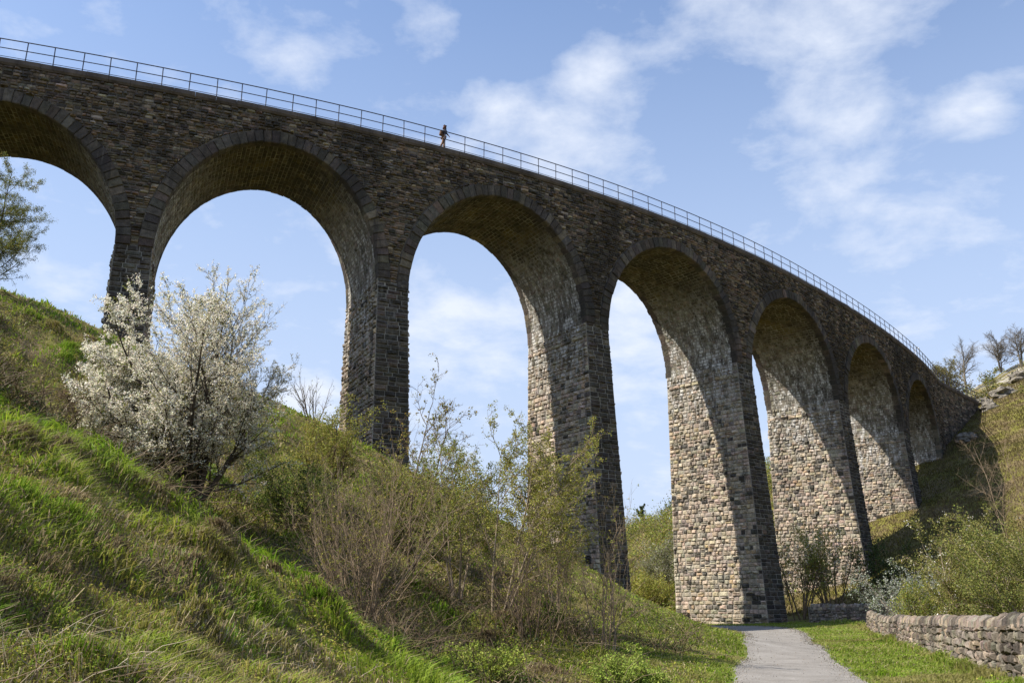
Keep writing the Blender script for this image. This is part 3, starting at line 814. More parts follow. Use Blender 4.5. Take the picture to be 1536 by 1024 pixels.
def plant(name, label, cat, base, spec, H, trunk_r, seed, mat, leaves=(), stems=1, splay=.35, group=None, foot=.15, lean=(0, 0, 0), stem_name='trunk', sink=.1):
    r = np.random.default_rng(seed); root = empty(name, tuple(base)); tag(root, label, cat, group)
    sk = Skel()
    for k in range(stems):
        an = r.uniform(0, 6.283); sp = splay * math.sqrt(r.random()) if stems > 1 else splay * .1
        d = np.array([math.cos(an) * sp, math.sin(an) * sp, 1.]) + np.array(lean)
        o = np.array([math.cos(an) * foot * r.random(), math.sin(an) * foot * r.random(), -sink]) if stems > 1 else np.array([0, 0, -sink])
        grow(sk, r, o, d, H * r.uniform(.72, 1.05), trunk_r * r.uniform(.7, 1.1), 0, spec)
    skel_mesh(sk, stem_name, mat, root)
    for (nm, lm, lvs, dens, spread, size, tones) in leaves:
        mb = MB(); pts = along(sk, r, lvs, dens, spread)
        if len(pts): leaf_quads(mb, pts, size, tones, r); mb.build(nm, [lm], root)['kind'] = 'stuff'
    return root
def gbase(px, py, y):
    p = at(px, py, y); return np.array([p[0], p[1], hz(p[0], p[1])])

exec_plants = True
# white blossom tree on the bank
SP_BLOSSOM = [dict(n=8, wig=.09, up=.05, tap=.8), dict(n=7, num=15, t0=.16, ang=52, angv=14, ratio=.46, taper=.3, wig=.09, up=.05, lift=.1, rr=.42, rmin=.016),
              dict(n=6, num=13, t0=.12, ang=42, angv=14, ratio=.46, wig=.11, up=.05, rr=.5, rmin=.007), dict(n=5, num=9, t0=.1, ang=44, angv=16, ratio=.45, wig=.13, up=.03, rr=.55, rmin=.004)]
b = gbase(278, 782, 25)
r = np.random.default_rng(27); bt = empty('blossom_tree', tuple(b))
tag(bt, 'white blossoming tree with dark forked trunk on the left grassy bank', 'tree')
SP_AIRY = [dict(n=10, wig=.05, up=.05, tap=.85), dict(n=8, num=20, t0=.12, ang=44, angv=12, ratio=.52, taper=.5, wig=.07, up=.055, lift=.08, rr=.36, rmin=.009),
           dict(n=6, num=11, t0=.12, ang=40, angv=12, ratio=.42, wig=.10, up=.04, rr=.5, rmin=.006), dict(n=5, num=7, t0=.1, ang=42, angv=14, ratio=.42, wig=.13, up=.03, rr=.55, rmin=.0035)]
sk1, sk2 = Skel(), Skel()
for dx_, dy_, h_ in ((-.36, .1, 4.2), (-.2, -.25, 5.0), (-.08, .3, 5.2), (-.66, -.1, 3.9), (-.5, .5, 4.0), (-.95, -.15, 3.7)):
    grow(sk1, r, np.array([dx_ * .3 - .06, dy_ * .15, .55]), np.array([dx_, dy_, 1.]), h_, .085, 0, SP_BLOSSOM)
for dx_, dy_, h_ in ((.0, .05, 5.5), (.18, .15, 5.2), (.45, -.1, 4.5), (.12, -.4, 4.7), (.75, .2, 3.8)):
    grow(sk2, r, np.array([dx_ * .25 + .05, dy_ * .15, .5]), np.array([dx_, dy_, 1.]), h_, .095, 0, SP_AIRY)
sk = Skel(); sk.br = sk1.br + sk2.br + [(0, np.array([(0, 0, -.3), (.02, 0, .1), (-.06, 0, .4), (-.14, .02, .75), (-.24, .04, 1.1)]), np.array([.2, .17, .15, .12, .09])), (0, np.array([(0, 0, -.3), (.03, 0, .1), (.06, 0, .4), (.12, .02, .75), (.16, .04, 1.1)]), np.array([.2, .17, .15, .12, .09]))]; skel_mesh(sk, 'trunk', M_BARK, bt)
mb = MB()
leaf_quads(mb, along(sk1, r, (2, 3), 40, .04), .026, WHITE, r); leaf_quads(mb, along(sk2, r, (2, 3), 30, .03, .1, 3), .021, WHITE + [(.8, .72, .5)], r)
mb.build('blossom', [M_PETAL], bt)['kind'] = 'stuff'
mb = MB(); leaf_quads(mb, along(sk1, r, (2, 3), 7, .05), .026, [(.2, .21, .04), (.15, .17, .035)], r); leaf_quads(mb, along(sk2, r, (2, 3), 4, .04), .022, [(.25, .22, .06), (.2, .2, .04)], r)
mb.build('leaves', [M_LEAF], bt)['kind'] = 'stuff'

SP_SHRUB = [dict(n=7, wig=.06, up=.02, tap=.75), dict(n=6, num=6, t0=.25, ang=26, angv=8, ratio=.5, wig=.08, up=.05, rr=.6, rmin=.008), dict(n=5, num=6, t0=.15, ang=32, ratio=.45, wig=.1, up=.04, rr=.6, rmin=.004)]
SP_LOW = [dict(n=9, wig=.05, up=.04, tap=.8), dict(n=7, num=17, t0=.08, ang=66, angv=12, ratio=.55, taper=.6, wig=.08, up=.03, rr=.45, rmin=.012), dict(n=5, num=10, t0=.15, ang=42, ratio=.42, wig=.1, up=.03, rr=.55, rmin=.006), dict(n=4, num=6, t0=.1, ang=42, ratio=.45, wig=.12, up=.02, rr=.6, rmin=.004)]
SP_SCRAG = [dict(n=9, wig=.10, up=.06, tap=.8), dict(n=7, num=7, t0=.15, ang=34, angv=14, ratio=.5, wig=.14, up=.06, rr=.55, rmin=.005), dict(n=5, num=6, t0=.15, ang=38, ratio=.42, wig=.16, up=.04, rr=.6, rmin=.003)]
SP_TREE = [dict(n=9, wig=.05, up=.03, tap=.8), dict(n=7, num=14, t0=.22, ang=48, angv=10, ratio=.5, taper=.55, wig=.09, up=.05, rr=.5, rmin=.012), dict(n=5, num=8, t0=.15, ang=42, ratio=.42, wig=.13, up=.04, rr=.55, rmin=.007), dict(n=4, num=5, t0=.1, ang=42, ratio=.45, wig=.15, up=.02, rr=.6, rmin=.004)]
SP_BUSH = [dict(n=6, wig=.12, up=.0, tap=.8), dict(n=5, num=7, t0=.15, ang=42, ratio=.6, wig=.14, up=.03, rr=.6, rmin=.008), dict(n=5, num=6, t0=.1, ang=42, ratio=.5, wig=.16, up=.03, rr=.6, rmin=.005)]

B_BARE = [('buds', M_LEAF, (1, 2), 4, .03, .022, YELLOW)]
def LV(dens, size, tones, spread=.08, lv=(1, 2)): return [('leaves', M_LEAF, lv, dens, spread, size, tones)]
plant('bare_shrub', 'tall bare many-stemmed shrub with pale stems in front of the second pier', 'shrub', gbase(545, 935, 22), SP_SCRAG, 3.9, .021, 31, M_TANBARK, B_BARE, 44, .66, None, .3, stem_name='stems')
plant('thin_tree', 'slender brown-twigged young tree reaching above the bare shrub by the second pier', 'tree', gbase(615, 860, 28), SP_TREE, 5.0, .045, 32, M_BROWNBARK, LV(6, .035, [(.30, .22, .05), (.2, .2, .04)], .05, (2, 3)), 2, .3)
plant('leafy_sapling', 'airy pale green sapling standing against the sky between second and third piers', 'tree', gbase(690, 880, 27), SP_TREE, 4.7, .042, 33, M_PALEBARK, LV(34, .026, GREEN + YELLOW, .05, (2, 3)), 4, .35)
plant('leafy_sapling', 'yellow green sapling with leaning pale stem just left of the third pier', 'tree', gbase(745, 900, 25), SP_TREE, 4.6, .042, 34, M_PALEBARK, LV(34, .026, YELLOW + [(.36, .36, .07)], .05, (2, 3)), 4, .4, None, .2, (.15, 0, 0))
plant('leafy_shrub', 'yellow green shrub hiding the foot of the third pier', 'shrub', gbase(835, 930, 30), SP_TREE, 4.3, .045, 35, M_PALEBARK, LV(26, .028, YELLOW + [(.36, .36, .07)], .06, (2, 3)), 4, .35)
plant('bare_shrub', 'pale bare shrub in front of the third pier\'s dark right edge', 'shrub', gbase(905, 945, 25), SP_SCRAG, 3.6, .024, 36, M_TANBARK, B_BARE, 8, .4, None, .3, stem_name='stems')
plant('leafy_bush', 'rounded olive green bush at the left foot of the second pier', 'shrub', gbase(480, 790, 33), SP_BUSH, 2.9, .05, 37, M_BROWNBARK, LV(42, .034, YELLOW, .1), 12, .8, None, .5, stem_name='stems')
plant('leafy_bush', 'low dark green bush below the blossom tree on the right', 'shrub', gbase(430, 800, 29), SP_BUSH, 2.2, .04, 38, M_BROWNBARK, LV(60, .034, DARKG + GREEN, .1), 10, .9, None, .5, stem_name='stems')
plant('bare_shrub', 'thicket of short reddish bare stems at the path end of the bank', 'shrub', gbase(800, 955, 24), SP_SCRAG, 2.5, .017, 39, M_BROWNBARK, B_BARE, 22, .5, None, 1.0, stem_name='stems')
plant('leafy_bush', 'dark green bush crouching behind the bare shrub at the gully', 'shrub', gbase(640, 820, 33), SP_BUSH, 3.0, .05, 40, M_BROWNBARK, LV(60, .036, GREEN + YELLOW, .12), 12, .8, None, .8, stem_name='stems')
plant('bare_shrub', 'small twiggy shrub left of the blossom tree on the hillside', 'shrub', gbase(85, 600, 24), SP_SHRUB, 2.4, .022, 44, M_BROWNBARK, LV(6, .03, YELLOW, .05), 7, .5, None, .2, stem_name='stems')
plant('bare_shrub', 'sparse leafless shrub on the ridge right of the blossom tree', 'shrub', gbase(470, 665, 48), SP_SHRUB, 2.9, .035, 45, M_BROWNBARK, B_BARE, 7, .5, None, .4, stem_name='stems')
plant('spring_tree', 'green spring tree on the ridge at the left edge', 'tree', gbase(-22, 440, 43), SP_LOW, 6.0, .10, 46, M_BARK, LV(75, .026, [(.13, .17, .04), (.22, .23, .05), (.28, .23, .06), (.17, .20, .05)], .07, (2, 3)), 3, .4)
# path side beyond and right
plant('leafy_bush', 'bright green low plants at the mound end beside the path', 'shrub', gbase(930, 985, 20.5), SP_BUSH, .75, .012, 47, M_BROWNBARK, LV(80, .026, [(.24, .33, .05), (.30, .36, .07)], .06), 16, .9, None, .5, stem_name='stems')
plant('leafy_bush', 'bright green low plants between bare stems near the bottom edge', 'shrub', gbase(720, 985, 19.5), SP_BUSH, .7, .012, 48, M_BROWNBARK, LV(70, .026, [(.26, .33, .05), (.32, .36, .07)], .06), 16, .9, None, .6, stem_name='stems')
plant('willow_bush', 'tall bright yellow green bush seen beyond the third pier', 'shrub', gbase(970, 915, 106), SP_BUSH, 4.2, .06, 49, M_PALEBARK, LV(30, .09, YELLOW + [(.3, .29, .05)], .3), 16, .55, None, 1., stem_name='stems')
plant('willow_bush', 'paler grey-green bush touching the left edge of the big pier', 'shrub', gbase(1008, 905, 118), SP_BUSH, 5.6, .07, 50, M_PALEBARK, LV(22, .09, [(.25, .24, .14), (.32, .31, .24), (.18, .2, .06)], .3), 14, .4, None, 1., stem_name='stems')
plant('leafy_shrub', 'thin green shrub leaning at the right foot of the big pier', 'shrub', gbase(1200, 905, 82), SP_SHRUB, 7., .07, 51, M_BROWNBARK, LV(9, .075, YELLOW + [(.2, .24, .06)], .2), 9, .35, None, .6, stem_name='stems')
plant('leafy_shrub', 'thin green shrub with white specks before the fifth pier', 'shrub', gbase(1250, 905, 84), SP_SHRUB, 7.2, .07, 52, M_BROWNBARK, LV(9, .075, YELLOW + [(.2, .24, .06)], .2) + [('blossom', M_PETAL, (2,), 4, .2, .06, WHITE)], 12, .5, None, 1., stem_name='stems')
plant('leafy_shrub', 'dark twiggy shrub at the right corner of the fifth pier', 'shrub', gbase(1310, 900, 82), SP_SHRUB, 5.2, .06, 53, M_BROWNBARK, LV(10, .09, DARKG, .2), 9, .5, None, 1., stem_name='stems')
plant('grey_bush', 'grey-white flowering bush between fifth pier and large green bush', 'shrub', gbase(1358, 905, 60), SP_BUSH, 3.9, .05, 54, M_GREYBARK, LV(22, .055, [(.32, .34, .28), (.40, .42, .36), (.12, .15, .06)], .12), 14, .9, None, .7, stem_name='stems')
plant('leafy_bush', 'large yellow green bush with white blossom tips behind the right wall', 'shrub', gbase(1470, 925, 38), SP_BUSH, 4.6, .05, 55, M_PALEBARK, LV(75, .034, [(.22, .22, .05), (.26, .25, .07), (.17, .19, .045), (.24, .20, .07)], .1) + [('blossom', M_PETAL, (2,), 5, .1, .035, WHITE)], 18, .75, None, 1., stem_name='stems')
plant('leafy_bush', 'green bush at the right edge behind the wall', 'shrub', gbase(1560, 930, 33), SP_BUSH, 4.0, .05, 56, M_PALEBARK, LV(70, .034, [(.19, .21, .045), (.23, .22, .06), (.14, .17, .04)], .1), 14, .75, None, .8, stem_name='stems')
plant('leafy_bush', 'low green bush behind the far end of the right wall', 'shrub', gbase(1395, 930, 50), SP_BUSH, 2.9, .05, 57, M_PALEBARK, LV(50, .04, YELLOW + GREEN, .12), 12, .8, None, .8, stem_name='stems')
plant('bare_tree', 'pale bare tree on the slope at the right edge', 'tree', gbase(1512, 800, 82), SP_TREE, 10., .07, 58, M_TANBARK, (), 2, .25)
plant('bare_tree', 'second bare tree leaning left on the right-hand slope', 'tree', gbase(1560, 780, 78), SP_TREE, 9.5, .07, 59, M_TANBARK, (), 2, .25, None, .3, (-.12, 0, 0))
# skyline trees
def ridge(px, y): p = at(px, 600, y); return np.array([p[0], p[1], hz(p[0], p[1])])
SP_FAR = [dict(n=9, wig=.04, up=.03, tap=.75), dict(n=8, num=16, t0=.25, ang=56, angv=12, ratio=.72, taper=.5, wig=.08, up=.035, rr=.5, rmin=.03), dict(n=6, num=14, t0=.12, ang=40, ratio=.46, wig=.11, up=.03, rr=.5, rmin=.016), dict(n=4, num=11, t0=.1, ang=42, ratio=.5, wig=.13, up=.02, rr=.6, rmin=.009)]
plant('bare_tree', 'bare grey tree with wide crown on the skyline above the viaduct\'s end', 'tree', ridge(1452, 156), SP_FAR, 10.2, .34, 60, M_GREYBARK, (), 1, .2)
plant('leafy_bush', 'olive bush beside the viaduct\'s far end', 'shrub', ridge(1417, 146), SP_BUSH, 7.6, .13, 61, M_BARK, LV(20, .09, [(.20, .17, .06), (.15, .14, .05)], .15), 12, .55, None, 1., stem_name='stems')
plant('bare_tree', 'small bare tree on the rocky right skyline', 'tree', ridge(1508, 158), SP_FAR, 6., .18, 62, M_GREYBARK, (), 2, .3)
plant('bare_tree', 'bare tree at the right edge of the skyline', 'tree', ridge(1540, 155), SP_FAR, 7., .2, 63, M_GREYBARK, (), 2, .3)
plant('pine_tree', 'dark layered pine on the far hilltop left of the big pier', 'tree', ridge(955, 188), [dict(n=8, wig=.03, up=.05, tap=.7), dict(n=5, num=16, t0=.35, ang=70, ratio=.34, taper=.5, wig=.1, up=.02, rr=.4, rmin=.03), dict(n=4, num=7, t0=.2, ang=45, ratio=.5, wig=.12, up=.02, rr=.5, rmin=.02)], 5.6, .13, 64, M_BARK, LV(60, .1, [(.035, .055, .02), (.05, .07, .025)], .1), 1)
plant('round_tree', 'small round-topped tree on the far hilltop nearest the big pier', 'tree', ridge(992, 188), SP_TREE, 5., .11, 65, M_BARK, LV(9, .09, [(.07, .09, .035), (.10, .11, .04)], .1, (2, 3)), 1)

# far scrub on the valley sides: one mass
def scrub(name, label, n, region, size, tones, seed, dens=26):
    r = np.random.default_rng(seed); mb = MB(); P = []
    x = r.uniform(region[0], region[1], n * 5); y = r.uniform(region[2], region[3], n * 5)
    keep = np.where(region[4](x, y))[0][:n]; x, y = x[keep], y[keep]; z = height(x, y)
    for i in range(len(x)):
        s = size * r.uniform(.5, 1.5); k = int(dens * r.uniform(.6, 1.4) * 20)
        u = r.normal(0, 1, (k, 3)); u /= np.linalg.norm(u, axis=1, keepdims=True); u *= r.uniform(.35, 1, (k, 1)) ** .5
        u[:, 2] = np.abs(u[:, 2]); u += .25 * r.normal(0, 1, (k, 3)) * r.uniform(0, 1, (k, 1))
        P.append(np.array([x[i], y[i], z[i] - .15 * s]) + u * s * np.array([1, 1, r.uniform(.8, 1.4)]))
    P = np.concatenate(P); leaf_quads(mb, P, .045 * size + .03, tones, r)
    o = mb.build(name, [M_LEAF]); tag(o, label, 'scrub', kind='stuff'); return o
sxy = lambda x, y: .9 * x + .43 * y
scrub('scrub', 'mixed spring scrub covering the valley side beyond the arches', 520, (-25, 90, 112, 300, lambda x, y: (sxy(x, y) > 66) & (y > 112 + .3 * np.clip(x, 0, 100)) & (np.hypot(x - 66, y - 134) > 10)), 2.2, YELLOW + DARKG + [(.17, .12, .06), (.2, .16, .09)], 71, 16)
scrub('scrub', 'dense bright spring bushes on the valley side framed by the tall arches', 330, (14, 62, 98, 215, lambda x, y: (x / y > .10) & (x / y < .33) & (np.hypot(x - 21, y - 85) > 14) & (sxy(x, y) > 58)), 2.6, YELLOW + GREEN + [(.17, .12, .06), (.22, .19, .10), (.27, .25, .16)], 73, 16)
scrub('scrub', 'low brown and green scrub dotted over the right-hand slope', 260, (26, 110, 62, 140, lambda x, y: (sxy(x, y) > 68) & (y < 68 + .95 * (x - 24)) & (vnoise(x * .1, y * .1) > -.1)), .8, [(.12, .085, .045), (.15, .12, .05), (.09, .10, .03)], 72, 10)

# ------------------------------------------------------------------ grass and undergrowth
def scatter(n, a0, a1, d0, d1, r):
    a = np.radians(r.uniform(a0, a1, n)); d = d0 * (d1 / d0) ** r.random(n)
    x, y = d * np.sin(a), d * np.cos(a); return x, y, d
def wall_clear(x, y):
    lx = np.interp(y, [6, 12, 21.2, 36, 52, 66], [6.9, 8.6, 11.2, 15.4, 20.2, 24.3])
    return (np.abs(x - lx) > .42) | (y < 5.5) | (y > 66.5)
def blades(name, label, x, y, d, hgt, wid, col, lean, r, mat, curl=.5):
    n = len(x); z = height(x, y)
    an = r.uniform(0, 2 * np.pi, n); dr = np.stack([np.cos(an), np.sin(an), 0 * an], 1)
    wa = 5 * vnoise(x * .5, y * .5) - .45
    ld = np.stack([np.cos(wa), np.sin(wa), 0 * wa], 1) * lean[:, None] * .8 + dr * r.uniform(.1, .8, n)[:, None]
    up = np.array([0, 0, 1.]); p0 = np.stack([x, y, z - .01], 1)
    sd = np.stack([-np.sin(an + 1.2), np.cos(an + 1.2), 0 * an], 1) * wid[:, None]
    h = hgt[:, None]
    m = p0 + (up * .62 + ld * .32) * h; t = p0 + (up * (1 - curl * .35) + ld * (1. + curl * .4)) * h
    v = np.stack([p0 - sd, p0 + sd, m + sd * .75, m - sd * .75, t], 1).reshape(-1, 3)
    k = (np.arange(n) * 5)[:, None]
    mb = MB(); mb.v.append(v); mb.n = len(v)
    mb.order.append((k + np.array([0, 1, 2, 3]), col, np.zeros(n, int))); mb.order.append((k + np.array([3, 2, 4]), col, np.zeros(n, int)))
    o = mb.build(name, [mat]); tag(o, label, 'grass', kind='stuff'); return o
r = np.random.default_rng(77)
x, y, d = scatter(520000, -38, 38, 2.6, 85, r)
pd = path_dist(x, y)
lush = sstep(9.5, 13, y) * (1 - sstep(17.5, 20, y)) * (x < .5)                     # the bright band along the crest
verge = ((x > 2.5) & (y > 8)) | ((y > 34) & (x > 0) )
n_p = fbm(x * .55, y * .55, 4); n_q = fbm(x * .23 + 30, y * .23, 3)
s_ = sxy(x, y)
n_c = fbm(x * 1.7 + 60, y * 1.7, 3); lush = lush * sstep(-.25, .1, fbm(x * .5 + 80, y * .5, 3))
dens = np.where(verge, .8, np.clip(.42 + 1.5 * n_p + .9 * n_c + .55 * lush, .04, 1))
shade_gully = sstep(18.5, 20, y) * (1 - sstep(34, 40, y)) * (x < 3)
dens = np.where(shade_gully > .5, np.clip(.35 + 1.2 * n_q, .05, .8), dens)
ok = (pd > -.16 + .3 * r.random(len(x)) ** .5) & wall_clear(x, y) & (r.random(len(x)) < dens) & (s_ < 64)
x, y, d, lush, verge, n_p, n_q, n_c = [q[ok] for q in (x, y, d, lush, verge, n_p, n_q, n_c)]
n = len(x)
g1 = np.array([.18, .30, .02]); g2 = np.array([.24, .32, .03]); g3 = np.array([.29, .26, .06]); g4 = np.array([.10, .14, .02])
u = r.random(n)[:, None]; yl = sstep(-.15, .3, n_q)[:, None] * (1 - .75 * lush[:, None]) * np.where(verge, .15, 1)[:, None]
col = np.where(u < .5, g1, np.where(u < .85, g2, g4)) * (1 - yl) + yl * np.where(u < .6, g3, g2)
tan = (r.random(n) < np.where(lush > .5, .06, np.where(verge, .05, .2)))[:, None]
col = np.where(tan, np.array([.36, .29, .17]), col) * r.uniform(.7, 1.3, (n, 1))
hg = np.where(verge, r.uniform(.03, .08, n) + .12 * sstep(.3, .5, n_p) * (x < 9), r.uniform(.04, .17, n) * (1 + 1.1 * lush + .8 * np.clip(n_p, -.4, .6)))
hg *= (1 + .5 * sstep(15, 40, d) * (~verge)) * np.clip(.75 + 1.9 * n_c, .3, 1.35) * np.where(verge, 1, np.clip(.45 + d * .05, .6, 1.))
wd = np.clip(.0010 * d, .004, .04) * r.uniform(.6, 1.2, n)
blades('grass', 'green and straw-flecked grass on the near bank and verges', x, y, d, hg, wd, col, r.uniform(.1, .8, n), r, M_BLADE)
x, y, d = scatter(330000, 2, 36, 14, 82, r); pd = path_dist(x, y)
ok = (pd > -.1 + .3 * r.random(len(x)) ** .5) & (pd < np.where(x < np.interp(y, pline[:, 1], pline[:, 0]), 4.5, 7)) & wall_clear(x, y) & (sxy(x, y) < 62) & (r.random(len(x)) < np.clip(.75 + .8 * fbm(x * .6, y * .6, 3), .25, 1))
x, y, d = x[ok], y[ok], d[ok]; n = len(x); u = r.random((n, 1))
c_ = np.where(u < .5, [.165, .235, .025], np.where(u < .82, [.22, .265, .045], np.where(u < .93, [.28, .26, .07], [.36, .30, .18]))) * r.uniform(.7, 1.25, (n, 1))
dry = sstep(.05, .3, fbm(x * .35 + 21, y * .35, 3) + .12 * (x < np.interp(y, pline[:, 1], pline[:, 0])))[:, None] * .8
c_ = c_ * (1 - dry) + dry * np.where(u < .5, [.30, .25, .11], [.22, .20, .06])
nv_ = fbm(x * .9, y * .9, 3)
near_wall = np.abs(x - np.interp(y, [12, 21.2, 36, 52, 66], [8.6, 11.2, 15.4, 20.2, 24.3])) < .9
blades('verge_grass', 'short bright green grass along both sides of the path', x, y, d, r.uniform(.04, .12, n) * np.where(near_wall, 2.4, 1) * np.clip(1 + 1.5 * nv_, .5, 2.), np.clip(.0006 * d, .006, .03) * r.uniform(.6, 1.2, n), c_, r.uniform(0, .6, n), r, M_BLADE)
# long drooping grass on the crowns of the tussocks
tk = TUS[(TUS[:, 3] > .07) & (TUS[:, 1] < 40)]; per = 420
ti = np.repeat(np.arange(len(tk)), per); rr0 = np.abs(r.normal(0, .55, len(ti))) * tk[ti, 2]; aa0 = r.uniform(0, 6.283, len(ti))
x, y = tk[ti, 0] + rr0 * np.cos(aa0), tk[ti, 1] + rr0 * np.sin(aa0); ok = (path_dist(x, y) > .4); x, y, ti = x[ok], y[ok], ti[ok]; d = np.hypot(x, y); n = len(x)
kind_ = r.random(len(tk))[ti][:, None]; u = r.random((n, 1))
c_ = np.where(kind_ < .45, np.where(u < .7, [.33, .26, .15], [.20, .145, .085]), np.where(kind_ < .8, np.where(u < .8, [.19, .31, .025], [.28, .30, .06]), np.where(u < .6, [.27, .25, .06], [.34, .28, .16]))) * r.uniform(.65, 1.2, (n, 1))
blades('tussock_grass', 'drooping tan and green grass on the tussocks of the bank', x, y, d, r.uniform(.08, .26, n) * np.clip(.55 + d * .03, .6, 1.3), np.clip(.0007 * d, .0022, .016) * r.uniform(.6, 1.1, n), c_, r.uniform(.2, 1.4, n), r, M_BLADE, 1.1)
# short matted thatch filling the gaps between the tussocks
x, y, d = scatter(420000, -38, 22, 2.6, 48, r); pd = path_dist(x, y); n_t = fbm(x * .8 + 90, y * .8, 4)
ok = (pd > .6) & (x < 8) & (r.random(len(x)) < np.clip(.7 + 1.2 * n_t, .2, 1)); x, y, d, n_t = x[ok], y[ok], d[ok], n_t[ok]; n = len(x); u = r.random((n, 1))
c_ = np.where(u < .38, [.30, .29, .05], np.where(u < .68, [.22, .29, .035], np.where(u < .84, [.35, .28, .15], np.where(u < .92, [.16, .115, .06], [.44, .37, .24])))) * r.uniform(.65, 1.2, (n, 1))
blades('thatch', 'short matted olive and tan thatch between the tussocks of the bank', x, y, d, r.uniform(.04, .13, n) * np.clip(.6 + d * .03, .7, 1.2), np.clip(.0008 * d, .0035, .025) * r.uniform(.5, 1.2, n), c_, r.uniform(-1.2, 1.5, n), r, M_STRAW, 1.2)
i_ = r.integers(0, len(pl) - 1, 15000); e_ = np.where(r.random(15000) < .88, np.sign(r.normal(0, 1, 15000)) * (1 - np.abs(r.normal(0, .13, 15000))), r.uniform(-1, 1, 15000))
q_ = pl[i_, :2] + pn[i_] * (e_ * hw[i_])[:, None] + r.normal(0, .12, (15000, 2)); okp = (q_[:, 1] > 12) & (q_[:, 1] < 80); q_ = q_[okp]
mb = MB(); leaf_quads(mb, np.stack([q_[:, 0], q_[:, 1], height(q_[:, 0], q_[:, 1]) + .04], 1), (.011 * np.clip(np.hypot(q_[:, 0], q_[:, 1]) / 25, .8, 2))[:, None], [(.30, .28, .25), (.17, .155, .135), (.22, .165, .10), (.13, .115, .09), (.33, .31, .28)], r, .3, .8)
tag(mb.build('gravel', [M_STRAW]), 'loose chippings and leaf litter along the edges of the path', 'gravel', kind='stuff')
# straw: long dead blades lying over the bank in patches
x, y, d = scatter(150000, -38, 25, 2.6, 46, r); pd = path_dist(x, y)
n_s = fbm(x * .42 + 70, y * .42, 4)
ok = (pd > .5) & (x < 9) & (d > 4) & (r.random(len(x)) < .9 * sstep(4.5, 10, d) + .08) & ((x < 1.5) | (r.random(len(x)) < .25)) & (sxy(x, y) < 55) & (r.random(len(x)) < np.clip(.10 + 2.8 * (n_s - .0), .03, 1) * (1 - .6 * sstep(10, 13, y) * (1 - sstep(17, 19, y))))
x, y, d = x[ok], y[ok], d[ok]; n = len(x)
c_ = np.where(r.random((n, 1)) < .6, [.36, .28, .165], np.where(r.random((n, 1)) < .6, [.22, .155, .09], [.48, .42, .30])) * r.uniform(.65, 1.2, (n, 1))
blades('straw', 'tangled dead straw lying in patches on the near bank', x, y, d, r.uniform(.06, .26, n), np.clip(.0007 * d, .0020, .016) * r.uniform(.6, 1.1, n), c_, r.uniform(-.6, 1.6, n), r, M_STRAW, 1.6)
# small leaves of moss and herbs
x, y, d = scatter(380000, -38, 30, 2.6, 50, r); pd = path_dist(x, y)
n_m = fbm(x * .6 + 11, y * .6 + 3, 4)
ok = (pd > .4) & wall_clear(x, y) & (x < np.interp(y, [12, 66], [8, 24])) & (r.random(len(x)) < np.clip(.5 + 2.2 * n_m, .2, 1)) & ((x < 2) | (r.random(len(x)) < .03)); x, y, d = x[ok], y[ok], d[ok]
mb = MB(); pt = np.stack([x, y, height(x, y) + r.uniform(.0, .09, len(x))], 1)
leaf_quads(mb, pt, np.clip(.0017 * d, .007, .032)[:, None], [(.26, .29, .035), (.33, .32, .05), (.17, .23, .03), (.34, .30, .08), (.15, .11, .055)], r, .6)
tag(mb.build('moss', [M_LEAF]), 'yellow-green moss and small herbs between the grass', 'moss', kind='stuff')
# brambles and dead stems in the gully and under the shrubs
def stems_mass(name, label, pts_xy, hl, rad_, tones, seed):
    r = np.random.default_rng(seed); x, y = pts_xy; n = len(x); z = height(x, y)
    an = r.uniform(0, 6.283, n); L = r.uniform(*hl, n); t = np.linspace(0, 1, 6)
    el = r.uniform(.3, 1.4, n)[:, None]; bend = r.uniform(.2, 1.2, n)[:, None]
    hor = np.cos(el) * t * L[:, None] + .3 * L[:, None] * t * t * bend; ver = np.sin(el) * t * L[:, None] - .45 * bend * L[:, None] * t * t
    wob = np.cumsum(r.normal(0, .03, (n, 6, 3)), axis=1) * L[:, None, None]
    P = np.stack([x[:, None] + np.cos(an)[:, None] * hor, y[:, None] + np.sin(an)[:, None] * hor, z[:, None] - .03 + ver], -1) + wob * (t > 0)[None, :, None]
    mb = MB(); pal = np.array(tones); tubes(mb, P, np.outer(r.uniform(.6, 1.2, n) * rad_, 1 - .75 * t), 3, pal[r.integers(0, len(pal), n)] * r.uniform(.7, 1.25, (n, 1)))
    return tag(mb.build(name, [M_STRAW]), label, 'brambles', kind='stuff')
def gully(n, r):
    x, y, d = scatter(n * 8, -36, 12, 18.5, 44, r)
    k = (fbm(x * .3 + 5, y * .3, 3) > -.05) & (path_dist(x, y) > 1.5); return x[k][:n], y[k][:n]
stems_mass('bramble', 'brown bramble stems filling the gully behind the bank', gully(6500, r), (.4, 1.5), .011, [(.16, .11, .07), (.24, .18, .12), (.10, .07, .045), (.15, .14, .05)], 81)
x, y, d = scatter(9000, -37, 2, 3, 18, r); k = fbm(x * .42 + 70, y * .42, 4) > .08
stems_mass('dead_stem', 'thin dead stems scattered over the near bank', (x[k][:1800], y[k][:1800]), (.15, .5), .004, [(.3, .24, .16), (.2, .14, .09), (.42, .36, .26)], 82)
# leaf litter mass in the gully
x, y = gully(26000, r); mb = MB(); pt = np.stack([x, y, height(x, y) + r.uniform(0, .45, len(x)) ** 1.5], 1)
leaf_quads(mb, pt, .032, DARKG + [(.10, .11, .025), (.15, .15, .035)], r)
tag(mb.build('undergrowth', [M_LEAF]), 'dark green undergrowth leaves in the gully', 'undergrowth', kind='stuff')
